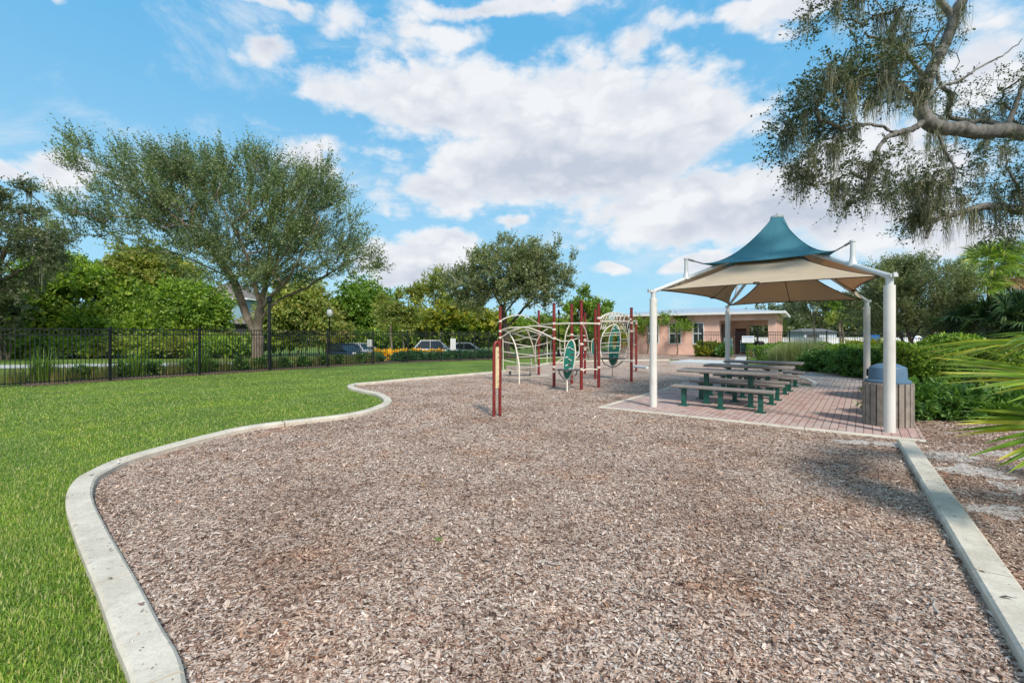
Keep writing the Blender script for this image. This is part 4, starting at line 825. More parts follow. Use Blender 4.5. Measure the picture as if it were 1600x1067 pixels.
hedge_box('long low clipped hedge in front of the fence right of the building', 'hedge', [(17.3, 29.8), (22, 29.2), (27, 28.7), (33, 28.3)], 1.1, .95, M['hedge'], .1, .06, 1300, 98)
hedge_box('second low hedge row nearer than the long clipped hedge', 'hedge', [(16.6, 25.2), (19.5, 24.6), (23.5, 24)], 1.2, .95, M['bright'], .09, .055, 1300, 99)
for k_, (px, Y, hh, lb) in enumerate(((1238,22.5,1.15,'fountain grass clump nearest the clipped bright hedge'),(1254,21.5,1.35,'largest pale plumed grass clump between the two shrubs'),(1270,22,1.2,'right fountain grass clump beside the dark rounded shrub'),(1225,23.5,1.0,'small fountain grass clump at the left end of the row'))):
    x, y = W(px, 0, Y)[:2]; tuft(lb, 'ornamental grass', x, y, hh, 1.2, 1400, M['plume'], 100+k_, 'fountain grass clumps', .022)
bush('yellow green croton bush at the corner of the salmon building', 'bush', [hb(1100,547,12,11,33,.7),hb(1116,547,14,11,33,.7)], M['yellowleaf'], .16, .07, 380, 111, name='bush', up=.8)
bush('dark green bush between the yellow croton and the rear left canopy post', 'bush', [hb(1130,550,11,11,32,.6)], M['hedge2'], .12, .06, 500, 112, name='bush')
# small trees trained against the building wall
simple_tree('small airy yellow green tree against the building wall beside the front left canopy post', 1058, 556, 489, 25, 36.0, M['bright'], 113, 55, LL=.16, LW=.07, TL=.6, nl=8, nt=6, root_r=.05, cb=1.3, spread=.8)
simple_tree('small airy tree against the building wall left of the front left canopy post', 1012, 556, 490, 22, 37.5, M['bright'], 114, 45, LL=.16, LW=.07, TL=.6, nl=8, nt=6, root_r=.05, cb=1.3, spread=.8)
simple_tree('green shrub tree at the left end of the salmon building', 962, 560, 500, 20, 38, M['yellowleaf'], 115, 50, LL=.18, LW=.09, root_r=.06, cb=.5)
# ------------------------------------------------------------------ planting beyond the long fence
gg = np.random.default_rng(5); P = spline(FA[1:-2], 12)[:, :2]; cum = np.concatenate([[0], np.cumsum(np.linalg.norm(np.diff(P, axis=0), axis=1))])
def along(s, o):
    x = np.interp(s, cum, P[:, 0]); y = np.interp(s, cum, P[:, 1]); x2 = np.interp(s+.1, cum, P[:, 0]); y2 = np.interp(s+.1, cum, P[:, 1]); d = np.array((x2-x, y2-y)); d /= np.linalg.norm(d)+1e-9; return x-d[1]*o, y+d[0]*o
SP = {True: 'tall tuft', False: 'tuft'}; s = -.0; q = 0
wh = ['low straw-coloured grass tuft', 'leafy low green shrub']
cnt = 0; TT = {True: -1, False: -1}; SB = -1
while s < 13.5:
    tall = cnt in (1, 6, 10)
    x, y = along(s, 1.25+gg.uniform(-.25, .25)); post = ['left edge post', 'first thick post', 'second thick post', 'spreading tree trunk', 'dark light pole'][min(4, int(s/2.9))]
    if cnt % 2 == 0 or tall:
        tall = bool(tall); TT[tall] += 1; tuft(ordinal(TT[tall])+(' tall green' if tall else ' low straw-tipped')+' grass tuft from the left beyond the long fence', 'ornamental grass', x, y, 1.1 if tall else .6, .55 if tall else .8, 260 if tall else 300, M['tuft'] if not tall else M['hedge'], 200+cnt, 'grass tufts in the bed beyond the long fence', .02, name='grass_tuft')
    else:
        SB += 1; bush(ordinal(SB)+' low leafy green shrub from the left in the bed beyond the long fence', 'shrub', [((x, y, .22+TZ(x, y)), (.32, .3, .28))], M['hedge2'], .1, .06, 420, 300+cnt, 'low shrubs in the bed beyond the long fence', name='shrub', stems=3)
    s += gg.uniform(.42, .62); cnt += 1
for k_ in range(14):
    s = 13.6+k_*.62; x, y = along(s, 1.6); bush(ordinal(k_)+' low blue green shrub from the left along the farther fence before the cars', 'shrub', [((x, y, .2+TZ(x, y)), (.55, .75, .29))], M['juniper'], .11, .04, 330, 330+k_, 'low blue green shrubs in front of the parked cars', name='shrub', stems=2, up=.7)
for k_ in range(7):
    px = 590+k_*16; Yf = 29.5+k_*.25; x, y = W(px, 0, Yf)[:2]; zz = TZ(x, y)
    bush(ordinal(k_)+' orange and yellow flowering plant from the left before the white hatchback', 'flowering plant', [((x, y, zz+.26), (.5, .6, .30))], M['flower'], .13, .08, 330, 350+k_, 'orange and yellow flowering plants in the bed', name='flowering_plant', stems=3, up=.6)
for k_ in range(7):
    px = 700+k_*13; Yf = 30.5+k_*.3; x, y = W(px, 0, Yf)[:2]; tuft(ordinal(k_)+' grass tuft from the left in the row before the silver car', 'ornamental grass', x, y, .6, 1.0, 380, M['tuft'] if k_ % 2 else M['hedge'], 370+k_, 'grass tufts before the silver car', .03, name='grass_tuft')
# ------------------------------------------------------------------ big mossy live oak overhead right
YO = 9.5
skel = [[np.array((17.0, 12.5, 0)), np.array((16.9, 12.4, 2.0)), np.array((16.5, 12.1, 4.0)), np.array((15.8, 11.6, 5.3))],
        [np.array((15.8, 11.6, 5.3)), np.array((14.0, 10.9, 5.75)), W(1690,222,10.6), W(1600,209,10.2), W(1570,204,10), W(1540,207,9.9), W(1510,203,9.7), W(1480,201,9.6), W(1456,196,9.5), W(1442,182,9.5), W(1438,162,9.5), W(1446,135,9.4), W(1455,108,9.3), W(1468,85,9.2), W(1482,55,9.1), W(1492,25,9.0), W(1506,-5,8.9), W(1530,-50,8.8), W(1540,-110,8.6)],
        SK((1490,30,9),(1474,5,9),(1450,-25,9),(1415,-50,9)),
        SK((1438,172,9.5),(1418,142,9.3),(1400,128,9.1),(1370,120,8.8),(1335,110,8.5),(1300,115,8.2)),
        SK((1444,188,9.5),(1425,203,9.4),(1400,208,9.2),(1380,222,9.0),(1366,250,8.9),(1358,280,8.8),(1345,300,8.7)),
        SK((1400,208,9.2),(1360,195,8.9),(1320,205,8.6),(1285,235,8.3)),
        SK((1440,165,9.5),(1465,140,9.6),(1500,125,9.7),(1540,100,9.8),(1570,85,9.9),(1598,62,10)),
        [np.array((15.8, 11.6, 5.3)), np.array((14.4, 11.5, 4.6)), W(1660,318,10.8), W(1600,330,10.5), W(1560,322,10.3), W(1520,326,10.1), W(1490,336,10), W(1462,345,9.9), W(1448,372,9.8)],
        SK((1456,192,9.5),(1478,235,9.4),(1492,270,9.3),(1480,300,9.3)),
        SK((1570,204,10),(1590,160,10.1),(1600,120,10.2)), SK((1600,330,10.5),(1590,290,10.4),(1570,260,10.3)),
        SK((1446,130,9.4),(1425,95,9.2),(1395,70,9),(1350,55,8.8))]
bl = [pblob(1330,118,72,52,8.6,1.0,120),pblob(1258,150,40,46,8.3,.7,42),pblob(1250,215,34,44,8.3,.7,26),pblob(1380,140,50,42,9.6,.8,55),pblob(1320,190,60,34,8.6,.9,45),pblob(1300,262,44,32,8.5,.7,42),pblob(1345,290,38,42,8.7,.8,48),
      pblob(1415,285,52,30,9.3,.9,55),pblob(1470,285,40,38,9.4,.9,42),pblob(1430,350,44,34,9.8,.7,36),pblob(1560,305,50,52,10.2,1.1,95),pblob(1598,150,34,50,10,.9,50),pblob(1350,14,80,26,8.8,.9,40),pblob(1440,50,50,55,10.0,.8,40),
      pblob(1515,150,44,55,10.2,.8,28),pblob(1290,10,30,16,8.6,.6,12),pblob(1530,250,60,30,10,.9,22),pblob(1640,230,50,80,10.6,1.5,45),pblob(1560,370,40,14,10.2,.6,14)]
bl.append(((15.2, 12.5, 8), (3.5, 3, 2.2), 80)); bl.append((W(1480,-90,9), (2.2, 1.6, .8), 35))
rt, pos, par, rad = tree('big live oak hung with grey moss reaching in from the top right', 'oak tree', skel, bl, .42, M['liveoak'], M['bark2'], 120, nt=4, nl=9, TL=.42, LL=.054, LW=.034, name='oak_tree', step=.16, sides=8, up=.0, spread=1.1, droop=.25, tip_r=.0035, lift=.0, moss=(230, 46, 1.05, .012, .09, .045),
    rmin=[None, (.15, .08), (.07, .03), (.05, .015), (.06, .015), (.03, .01), (.035, .01), (.12, .03), (.03, .012), (.06, .03), (.04, .02), (.05, .02)])
# ------------------------------------------------------------------ near palmetto at the right edge
g = np.random.default_rng(44); pr = thing('palmetto', (5.6, 3.6, 0), 'near palmetto with long pointed fronds reaching in from the right edge', 'palmetto')
mb = MB(); mb.tube(spline([(5.6, 3.6, 0), (5.55, 3.62, .3), (5.5, 3.6, .6)], 3), [.12, .13, .13, .12, .11, .10, .09], 10); mb.build('trunk', M['bark'], pr)
for (hub, ax_, up_, R_, n, sp, dr, wd) in [((4.48, 3.55, 1.22), (-1, -.10, .02), (.1, -.2, 1), 1.04, 34, 2.2, 0.06, .055), ((4.55, 3.55, .88), (-1, -.15, -.16), (.0, -.6, 1), 1.06, 30, 1.25, .05, .055), ((4.75, 3.9, 1.5), (-1, .05, .12), (.1, .1, 1), 1.1, 32, 2.0, .2, .038), ((4.95, 3.9, 1.6), (-1, .0, .05), (.2, .3, 1), .85, 30, 2.6, .3, .034),
                                ((5.2, 3.2, 1.5), (-.2, -.9, .3), (0, .4, 1), .9, 30, 2.8, .3, .036), ((6.2, 3.6, 1.5), (.9, .1, .3), (0, .1, 1), .9, 30, 2.8, .3, .036), ((5.6, 4.3, 1.5), (.1, .9, .3), (0, -.1, 1), .9, 30, 2.8, .3, .036), ((5.3, 3.9, 1.9), (-.3, .5, .9), (0, -.8, .3), .9, 30, 2.8, .25, .036)]:
    V, F = fan_frond(np.array(hub), ax_, up_, R_, n, g, wd, sp, dr, fold=.12); np_obj('frond', V, F, M['frond'], pr)
    mb = MB(); mb.tube(spline([(5.5, 3.6, .6), tuple((np.array(hub)+np.array((5.5, 3.6, .6)))/2+np.array((0, 0, .12))), hub], 4), [.016-.0008*i_ for i_ in range(9)], 6); mb.build('stalk', M['frond'], pr)
# ------------------------------------------------------------------ shade canopy
A_ = np.array((3.10, 9.98)); B_ = np.array((6.13, 7.39)); C_ = np.array((10.06, 12.9)); D_ = np.array((7.3, 15.4)); CN = [A_, B_, C_, D_]; MC = (A_+B_+C_+D_)/4
can = thing('shade_canopy', (*MC, 0), 'fabric shade canopy with blue peak over tan sails on four cream posts', 'shade canopy')
for p in CN:
    mb = MB(); mb.tube([(*p, .0), (*p, 2.40)], .079, 24); mb.build('post_sleeve', M['post'], can, bevel=.006)
    mb = MB(); mb.tube([(*p, 2.35), (*p, 2.53)], .054, 16); dd = nrm(MC-p); mb.box((p[0]-dd[0]*.04, p[1]-dd[1]*.04, 2.55), (.15, .11, .05), math.atan2(dd[1], dd[0])); mb.box((p[0]-dd[0]*.13, p[1]-dd[1]*.13, 2.56), (.02, .05, .07), math.atan2(dd[1], dd[0])); mb.build('post', M['pipe'], can)
    bz = lambda t_: 2.55+1.36*t_
    q0 = np.array((*p, 2.55)); q1 = np.array((*(p+(MC-p)*.97), bz(.97)))
    mb = MB(); mb.tube([q0, q1], .045, 12); mb.build('beam', M['pipe'], can)
    sp = p+(MC-p)*.24; z0 = bz(.24); mb = MB(); mb.lathe([(.085, z0-.02), (.075, z0+.03), (.05, z0+.10), (.042, z0+.18), (.040, z0+.42), (.052, z0+.425), (.052, z0+.455), (.03, z0+.46)], (*sp, 0), 16); mb.build('spike', M['pipe'], can)
mb = MB(); mb.tube([(*MC, 3.75), (*MC, 4.5)], .05, 12); mb.lathe([(.06, 3.75), (.11, 3.8), (.11, 4.02), (.06, 4.06)], (*MC, 0), 16); mb.lathe([(.15, 4.52), (.15, 4.565), (.10, 4.585), (.03, 4.60), (.03, 4.64)], (*MC, 0), 20); mb.build('mast', M['pipe'], can)
def sail(name, c0, c1, apex, az, z0, z1, mat, r_in, sag, side_gap, p_=1.9, trim=0.0, upsag=0.0):
    """one sector of tensioned cloth between two corners and the centre"""
    n = 26; mm = 18; V = []; F = []
    c0 = np.array(c0); c1 = np.array(c1); c0 = c0+(apex-c0)*trim; c1 = c1+(apex-c1)*trim
    def edge(s): return c0+(c1-c0)*s+(apex-(c0+c1)/2)*sag*4*s*(1-s)
    for i_ in range(mm+1):
        r_ = i_/mm                      # 0 at apex, 1 at edge
        for j_ in range(n+1):
            s = j_/n; e = edge(s); zc = z0+(z1-z0)*s+upsag*4*s*(1-s); ed = e-apex; L = np.linalg.norm(ed); q = apex+ed*(r_in+(L-r_in)*r_)/L
            if side_gap:
                mid = edge(.5)-apex; gapf = side_gap*math.sin(math.pi*min(1, r_))**.8; cl = (c0 if s < .5 else c1)-apex; nn = np.array((-cl[1], cl[0])); nn /= np.linalg.norm(nn)
                if nn @ mid < 0: nn = -nn
                q = q+nn*gapf*abs(1-2*s)**1.5
            prof = (1-r_)**p_; z = zc+(az-zc)*prof+.10*math.sin(math.pi*r_)*0
            V.append((q[0], q[1], z))
    for i_ in range(mm):
        for j_ in range(n): k = i_*(n+1)+j_; F.append((k, k+1, k+n+2, k+n+1))
    o = np_obj(name, V, F, mat, can, smooth=True)
    so_ = o.modifiers.new('thick', 'SOLIDIFY'); so_.thickness = .004
    ev = [V[mm*(n+1)+j_] for j_ in range(n+1)]; mb = MB(); mb.tube([np.array(v)-np.array((0, 0, .004)) for v in ev], .009, 6)
    if side_gap:
        for j_ in (0, n): mb.tube([np.array(V[i_*(n+1)+j_]) for i_ in range(mm+1)], .012, 6)
        mb.tube([np.array(V[i_*(n+1)+n//2])-np.array((0, 0, .008)) for i_ in range(mm+1)], .009, 5); e = np.array(V[mm*(n+1)+n//2]); mb.box(tuple(e), (.10, .05, .05))
    else: mb.tube([np.array(V[i_*(n+1)+n//2])+np.array((0, 0, .004)) for i_ in range(1, mm+1)], .007, 5); mb.tube([np.array(V[i_*(n+1)])+np.array((0, 0, .003)) for i_ in range(1, mm+1)], .009, 5)
    mb.build('edge_webbing', M['edge'] if side_gap else mat, o)
    return V[mm*(n+1)], V[mm*(n+1)+n]
for i_ in range(4):
    c0, c1 = CN[i_], CN[(i_+1) % 4]
    e0, e1 = sail('tan_sail', c0, c1, MC, 3.80, 2.58, 2.58, M['tan'], .30, (.04, .15)[i_ % 2], .30, 1.14, .05, .03)
    mb = MB(); mb.tube([e0, (*c0, 2.56)], .009, 6); mb.tube([e1, (*c1, 2.56)], .009, 6); mb.build('cable', M['steel'], can)
    s0 = c0+(MC-c0)*.24; s1 = c1+(MC-c1)*.24
    e0, e1 = sail('blue_peak_panel', s0, s1, MC, 4.53, 3.24, 3.24, M['bluefab'], .135, .20, 0, 1.75, .17, .02)
    mb = MB(); mb.tube([e0, (*s0, 2.55+1.36*.24+.44)], .014, 6); mb.tube([np.array(e0)*.45+np.array((*s0, 2.55+1.36*.24+.44))*.55, (*s0, 2.55+1.36*.24+.44)], .022, 6); mb.build('tie_cable', M['steel'], can)
# ------------------------------------------------------------------ picnic furniture
rzu = math.atan2(udir[1], udir[0])
def plank(mb, L, w_, z, th):
    prof = [(-w_/2, z-th+.015), (-w_/2+.012, z-th), (w_/2-.012, z-th), (w_/2, z-th+.015), (w_/2, z-.014), (w_/2-.014, z), (-w_/2+.014, z), (-w_/2, z-.014)]; n = len(prof); ex = [-L/2, -L/2+.012, L/2-.012, L/2]; V = []
    for i_, x in enumerate(ex):
        k = .985 if i_ in (0, 3) else 1; V += [(x, y*k, z-th/2+(zz-z+th/2)*(.75 if i_ in (0, 3) else 1)) for y, zz in prof]
    F = [tuple(range(n)), tuple(range(3*n, 4*n))[::-1]]
    for i_ in range(3): F += [(i_*n+(j_+1) % n, i_*n+j_, (i_+1)*n+j_, (i_+1)*n+(j_+1) % n) for j_ in range(n)]
    mb.add(V, F)
def make_seat(name, label, cat, L, w_, h_, th, legs, group, wl):
    o = thing(name, (0, 0, 0), label, cat, group); ORG[o.name] = np.zeros(3)
    mb = MB(); plank(mb, L, w_, h_, th); mb.build('table_top' if cat == 'picnic table' else 'seat', M['tabletop'], o, local=True)
    for x in legs:
        mb = MB(); mb.box((x, 0, (h_-th)/2), (wl, wl, h_-th)); mb.box((x, 0, .006), (wl+.10, wl+.10, .012)); mb.box((x, 0, h_-th-.012), (wl+.06, w_*.72, .022))
        for sx_ in (-1, 1):
            for sy in (-1, 1): mb.lathe([(.012, .012), (.012, .028)], (x+sx_*(wl/2+.032), sy*(wl/2+.032), 0), 6)
        mb.build('leg', M['greenleg'], o, local=True, bevel=.004)
    return o
tab = make_seat('picnic_table', 'front picnic table, nearest to the viewer under the canopy', 'picnic table', 2.05, .74, .775, .06, (-.46, .46), 'picnic tables under the canopy', .095)
ben = make_seat('bench', 'frontmost bench, before the nearest picnic table', 'bench', 2.02, .27, .455, .055, (-.76, 0, .76), 'benches at the picnic tables', .09)
T1 = np.array((4.85, 10.22)); nt_ = ['nearest', 'middle', 'rearmost']
for k in range(3):
    c = T1+vdir*2.22*k
    o = tab if k == 0 else copy_tree(tab); o.location = (*c, .022); o.rotation_euler = (0, 0, rzu)
    o['label'] = ['front picnic table, nearest of the three to the open wood chips', 'middle picnic table, between the front one and the rearmost one', 'rearmost picnic table, nearest to the clipped hedges'][k]
    for sgn in (-1, 1):
        b = ben if (k == 0 and sgn == -1) else copy_tree(ben); b.location = (*(c+vdir*.68*sgn), .022); b.rotation_euler = (0, 0, rzu)
        b['label'] = f'grey brown bench on green legs at the {"near" if sgn < 0 else "far"} side of the {nt_[k]} picnic table'
# ------------------------------------------------------------------ litter receptacle
tc_ = np.array((6.62, 8.02)); rc = thing('litter_bin', (*tc_, .022), 'round slatted grey brown litter receptacle with slate blue dome lid beside the front canopy post', 'litter bin')
mb = MB(); mb.lathe([(.31, .05), (.31, .72)], (*tc_, .0), 32); mb.build('liner', M['black'], rc)
mb = MB()
for k in range(22):
    a = k*2*math.pi/22; mb.box((tc_[0]+math.cos(a)*.338, tc_[1]+math.sin(a)*.338, .39), (.035, .080, .74), a)
mb.build('slats', M['slat'], rc, bevel=.005)
mb = MB(); mb.lathe([(.325, .765), (.325, .80), (.30, .812), (.275, .818), (.262, 1.02), (.25, 1.035), (.15, 1.085), (.04, 1.105), (.0, 1.106)], (*tc_, 0), 40); o = mb.build('dome_lid', M['blue'], rc, bevel=.004)
mb = MB(); fd = nrm(np.array((-.3, 1.0))); a = math.atan2(fd[1], fd[0]); mb.box((tc_[0]+fd[0]*.262, tc_[1]+fd[1]*.262, .92), (.02, .26, .13), a); mb.build('flap', M['black'], rc)
# ------------------------------------------------------------------ climbing frame
PF = thing('climbing_frame', (2.2, 15.0, 0), 'climbing frame of dark red posts, cream arches and green climbing panels on the wood chips', 'climbing frame')
PP = [(-.40, 15.5, 2.55), (1.06, 18.06, 2.57), (1.28, 13.87, 2.57), (1.94, 14.8, 2.6), (2.01, 13.2, 2.6), (2.98, 18.6, 2.5), (3.0, 16.4, 2.52), (2.61, 13.7, 2.54), (4.04, 15.4, 2.52), (5.46, 20.0, 2.22)]
for x, y, h_ in PP:
    mb = MB(); mb.lathe([(.047, 0), (.047, h_-.05), (.052, h_-.048), (.052, h_-.01), (.035, h_), (.0, h_+.002)], (x, y, 0), 16); mb.build('post', M['red'], PF)
Z5 = lambda x, y, Y: W(770+x/7.618, 470+y/7.618, Y); Z4 = lambda x, y, Y: W(840+x/6.276, 450+y/6.276, Y)
yd = lambda x: 15.4-(x-100)*1.4/600
def bar(pts, r=.021, name='arch', per=6, mat='cream'): mb = MB(); mb.tube(spline(pts, per), r, 8); return mb.build(name, M[mat], PF)
a5 = lambda L, Y=None: [Z5(x, y, yd(x) if Y is None else (Y[0]+(Y[1]-Y[0])*i/(len(L)-1))) for i, (x, y) in enumerate(L)]
bar(a5([(90,240),(140,212),(210,185),(270,174),(330,173),(400,190),(450,215),(500,245),(545,275)], (15.5, 18.0)))
bar(a5([(92,352),(150,355),(185,375),(215,415),(245,470),(270,540),(292,640),(308,730),(315,820),(314,1003)], (15.5, 14.53)), .024)
bar(a5([(92,445),(150,405),(200,370),(250,343),(310,325),(380,318),(450,330),(560,370),(650,412),(720,452)], (15.5, 13.87)), .023)
bar(a5([(92,357),(150,333),(200,322),(280,316),(340,318),(400,312),(460,304),(520,300),(600,308),(660,318),(720,326)], (15.5, 13.87)), .023)
bar(a5([(388,322),(420,380),(440,430),(465,500),(482,560),(497,640),(503,700),(505,740)], (14.7, 15.4)), .022)
bar(a5([(505,740),(507,800),(508,870)], (15.4, 15.6)), .018); bar(a5([(455,690),(460,740),(465,958)], (15.6, 15.75)), .02)
for L in ([(120,485),(285,517),(460,546)], [(460,546),(560,525),(695,490)], [(120,605),(290,628),(480,648)], [(300,672),(500,658),(695,626)], [(120,705),(300,740),(470,748)], [(320,798),(505,785),(695,750)], [(112,822),(300,840),(452,855)], [(322,912),(500,898),(722,882)],
          [(235,400),(330,365),(410,345)], [(258,472),(400,440),(565,398)], [(240,388),(380,430),(530,466)], [(400,345),(480,370),(560,395)], [(280,560),(380,553),(470,545)], [(200,385),(270,352),(345,325)]):
    bar(a5(L), .0145, 'rung')
for L in ([(120,450),(122,620),(124,815)], [(694,470),(690,600),(688,750)], [(645,425),(648,580),(645,745)], [(285,640),(288,720),(290,840)]): bar(a5(L), .0145, 'upright')
bar(a5([(650,338),(600,368),(560,415),(528,475),(510,530),(508,640),(512,740)], (17.0, 17.4)), .02); bar(a5([(560,415),(640,414),(715,413)], (17.6, 14)), .016, 'rung')
a4 = lambda L, Y: [Z4(x, y, Y[0]+(Y[1]-Y[0])*i/(len(L)-1)) for i, (x, y) in enumerate(L)]
bar([(1.06, 18.06, 1.98), (1.28, 13.87, 1.94)], .026, 'overhead_bar', 1); bar([(1.28, 13.87, 1.93), (2.01, 13.2, 1.93)], .026, 'overhead_bar', 1); bar([(2.01, 13.2, 1.93), (2.61, 13.7, 1.93)], .026, 'overhead_bar', 1)
bar([(2.01, 13.2, 1.96), (2.98, 18.6, 2.0)], .02, 'overhead_bar', 1)
bar(a4([(160,490),(200,508),(240,521),(300,520),(350,508),(395,492),(420,478)], (13.87, 13.2)), .02)
bar(a4([(312,362),(290,410),(275,460),(266,530),(265,600),(280,660),(320,700)], (14.8, 14.8)), .02); bar(a4([(445,365),(470,420),(488,490),(500,580),(506,650),(500,688),(450,706)], (14.6, 15.6)), .022)
bar(a4([(225,625),(232,660),(250,690),(300,712),(350,700),(390,668),(408,620),(408,500)], (14.2, 14.4)), .018); bar(a4([(218,500),(219,570),(222,645)], (14, 14.1)), .014, 'upright'); bar(a4([(335,350),(333,400),(332,470)], (14.8, 14.8)), .014, 'upright')
for L, Y in (([(285,470),(370,469),(470,467)], 14.8), ([(450,520),(500,521),(540,522)], 16.5), ([(200,590),(260,600),(300,605)], 14.3), ([(450,584),(480,584),(505,590)], 15.5), ([(170,735),(215,710),(245,690)], 13.9), ([(0,690),(120,683),(250,680)], 17.2), ([(360,745),(390,742),(412,745)], 13.8), ([(395,556),(430,556),(455,556)], 13.3),
             ([(500,658),(540,655),(560,655)], 16.5)): bar(a4(L, (Y, Y)), .0145, 'rung')
bar(a4([(165,800),(200,800),(225,800)], (13.87, 13.4)), .022, 'step'); bar(a4([(430,836),(455,805),(500,797),(600,800)], (13.2, 13.7)), .022, 'step'); bar(a4([(330,850),(380,843),(430,846)], (14.8, 13.2)), .018, 'step')
bar(a4([(0,866),(80,861),(165,855)], (14.4, 13.87)), .02, 'step')
# collars on the posts
for (x, y, zs) in ((-.40, 15.5, (2.06, 1.72, 1.5)), (1.28, 13.87, (1.94, 1.76, 1.49, .62, .48)), (2.01, 13.2, (1.93, .60, 1.33)), (2.61, 13.7, (1.93, 2.10, .62)), (4.04, 15.4, (1.72, .72, 2.0)), (5.46, 20.0, (2.1,)), (2.98, 18.6, (1.4, 1.0)), (1.94, 14.8, (1.6, .45))):
    mb = MB()
    for z in zs: mb.lathe([(.05, z-.032), (.057, z-.028), (.057, z+.028), (.05, z+.032)], (x, y, 0), 14)
    mb.build('collar', M['cream'], PF)
def climbing_panel(p0, p1, halfw, th, Y, holes, hole2=False):
    """oval climbing board: outline swept round the axis, with finger holes marked by cream grips"""
    p0 = np.array(p0); p1 = np.array(p1); ax_ = p1-p0; L = np.linalg.norm(ax_); ax_ /= L; nrm_ = nrm(np.array((-.45, -.9, 0.))); nrm_ = nrm(nrm_-ax_*(nrm_@ax_)); sd_ = np.cross(ax_, nrm_)
    root_bm = MB(); N = 36; c = (p0+p1)/2; hw = halfw/abs(sd_[0]) if abs(sd_[0]) > .3 else halfw
    out = [(math.cos(2*math.pi*k/N)*hw, math.sin(2*math.pi*k/N)*L/2) for k in range(N)]; inn = []
    if hole2: inn = [(math.cos(2*math.pi*k/N)*hw*.42, math.sin(2*math.pi*k/N)*L*.22+L*.12) for k in range(N)]
    def P(q, o): return c+sd_*q[0]+ax_*q[1]+nrm_*o
    if inn:
        V = [P(q, th/2) for q in out]+[P(q, th/2) for q in inn]+[P(q, -th/2) for q in out]+[P(q, -th/2) for q in inn]; F = []
        for k in range(N):
            j = (k+1) % N; F += [(k, j, N+j, N+k), (2*N+j, 2*N+k, 3*N+k, 3*N+j), (j, k, 2*N+k, 2*N+j), (N+k, N+j, 3*N+j, 3*N+k)]
    else:
        V = [P(q, th/2) for q in out]+[P(q, -th/2) for q in out]; F = [tuple(range(N)), tuple(range(N, 2*N))[::-1]]+[((k+1) % N, k, N+k, N+(k+1) % N) for k in range(N)]
    root_bm.add(V, F); o = root_bm.build('climbing_panel', M['teal'], PF)
    mb = MB(); mb.tube([P(q, 0) for q in out], .022, 8, closed=True); mb.build('rim', M['cream'], o)
    g = np.random.default_rng(3)
    for (u, v, kind) in holes:
        q = (u*hw, v*L/2); mb = MB()
        if kind == 0: mb.tube([P((q[0]-.05, q[1]+.02), .012+th/2), P(q, .03+th/2), P((q[0]+.05, q[1]-.02), .012+th/2)], .012, 6); mb.build('hand_grip', M['cream'], o)
        else: mb.tube([P((q[0]-.035, q[1]-.02), th/2+.001), P((q[0]+.035, q[1]+.02), th/2+.001)], .016, 6); mb.build('hand_hold', M['white'] if kind == 1 else M['red'], o)
    return o
climbing_panel(Z4(287,895,12.95), Z4(335,510,12.95), .145, .035, 12.95, [(-.3,.6,1),(.35,.55,0),(-.5,.1,1),(.2,.0,0),(-.3,-.3,1),(.45,.28,2),(.25,-.25,2),(-.1,-.6,1),(.4,-.45,1)])
climbing_panel(Z4(737,762,16.6), Z4(768,365,16.6), .19, .035, 16.6, [(-.3,.8,1),(.2,-.55,1),(.3,.85,0)], True)
climbing_panel(Z4(550,665,17.2), Z4(552,498,17.2), .08, .035, 17.2, [])
def half_deck(c, rx, ry):
    mb = MB(); n = 20; poly = [(c[0]+math.cos(math.pi*2*k/n)*rx, c[1]+math.sin(math.pi*2*k/n)*ry) for k in range(n)]; mb.prism(poly, c[2]-.03, c[2]); return mb.build('standing_deck', M['deck'], PF)
half_deck(Z4(303,797,12.9), .33, .26); half_deck(Z4(742,687,16.6), .44, .3)
bar(a4([(205,805),(222,850),(255,885),(283,902)], (12.9, 12.9)), .018, 'brace', mat='steel'); bar(a4([(388,812),(376,850),(345,885),(300,902)], (12.9, 12.9)), .018, 'brace', mat='steel'); bar([Z4(290,900,12.95), np.array((*Z4(290,1020,12.7)[:2], 0))], .02, 'stem', 1)
bar(a4([(770,352),(710,372),(665,410),(635,465),(618,530),(615,600),(625,680)], (16.4, 15.2)), .02); bar(a4([(870,610),(862,660),(835,715),(790,755),(740,775),(690,760),(650,735),(625,680)], (17, 16.2)), .02, mat='steel'); bar([Z4(733,770,16.6), np.array((*Z4(733,870,17.2)[:2], 0))], .022, 'stem', 1)
bar(a4([(815,380),(850,420),(880,490),(888,560),(870,610)], (16.6, 17)), .018)
for yy in (440, 465, 535, 570, 636): bar(a4([(620+abs(yy-540)*.12,yy+8),(720,yy-1),(815,yy-2)], (15.6, 16)), .0145, 'rung')
for yy in (404, 436, 505, 530, 606, 636): bar(a4([(800,yy),(850,yy),(915,yy)], (16.6, 15.5)), .0145, 'rung')
bar(a4([(893,404),(895,520),(897,700)], (15.8, 15.8)), .0145, 'upright'); bar(a4([(800,714),(860,716),(915,718)], (16, 15.4)), .018, 'step'); bar(a4([(940,556),(955,556),(965,556)], (16, 19)), .014, 'rung')
bar(a4([(600,330),(780,329),(905,328)], (13.7, 15.4)), .022, 'overhead_bar', 1); bar(a4([(905,328),(975,326)], (15.4, 19.9)), .02, 'overhead_bar', 1)
arcp = spline(a4([(605,302),(640,275),(680,256),(730,245),(775,243),(820,252),(870,272),(930,322)], (13.7, 15.4)), 8); bar(arcp[::2], .022)
hel = []; n_ = 200
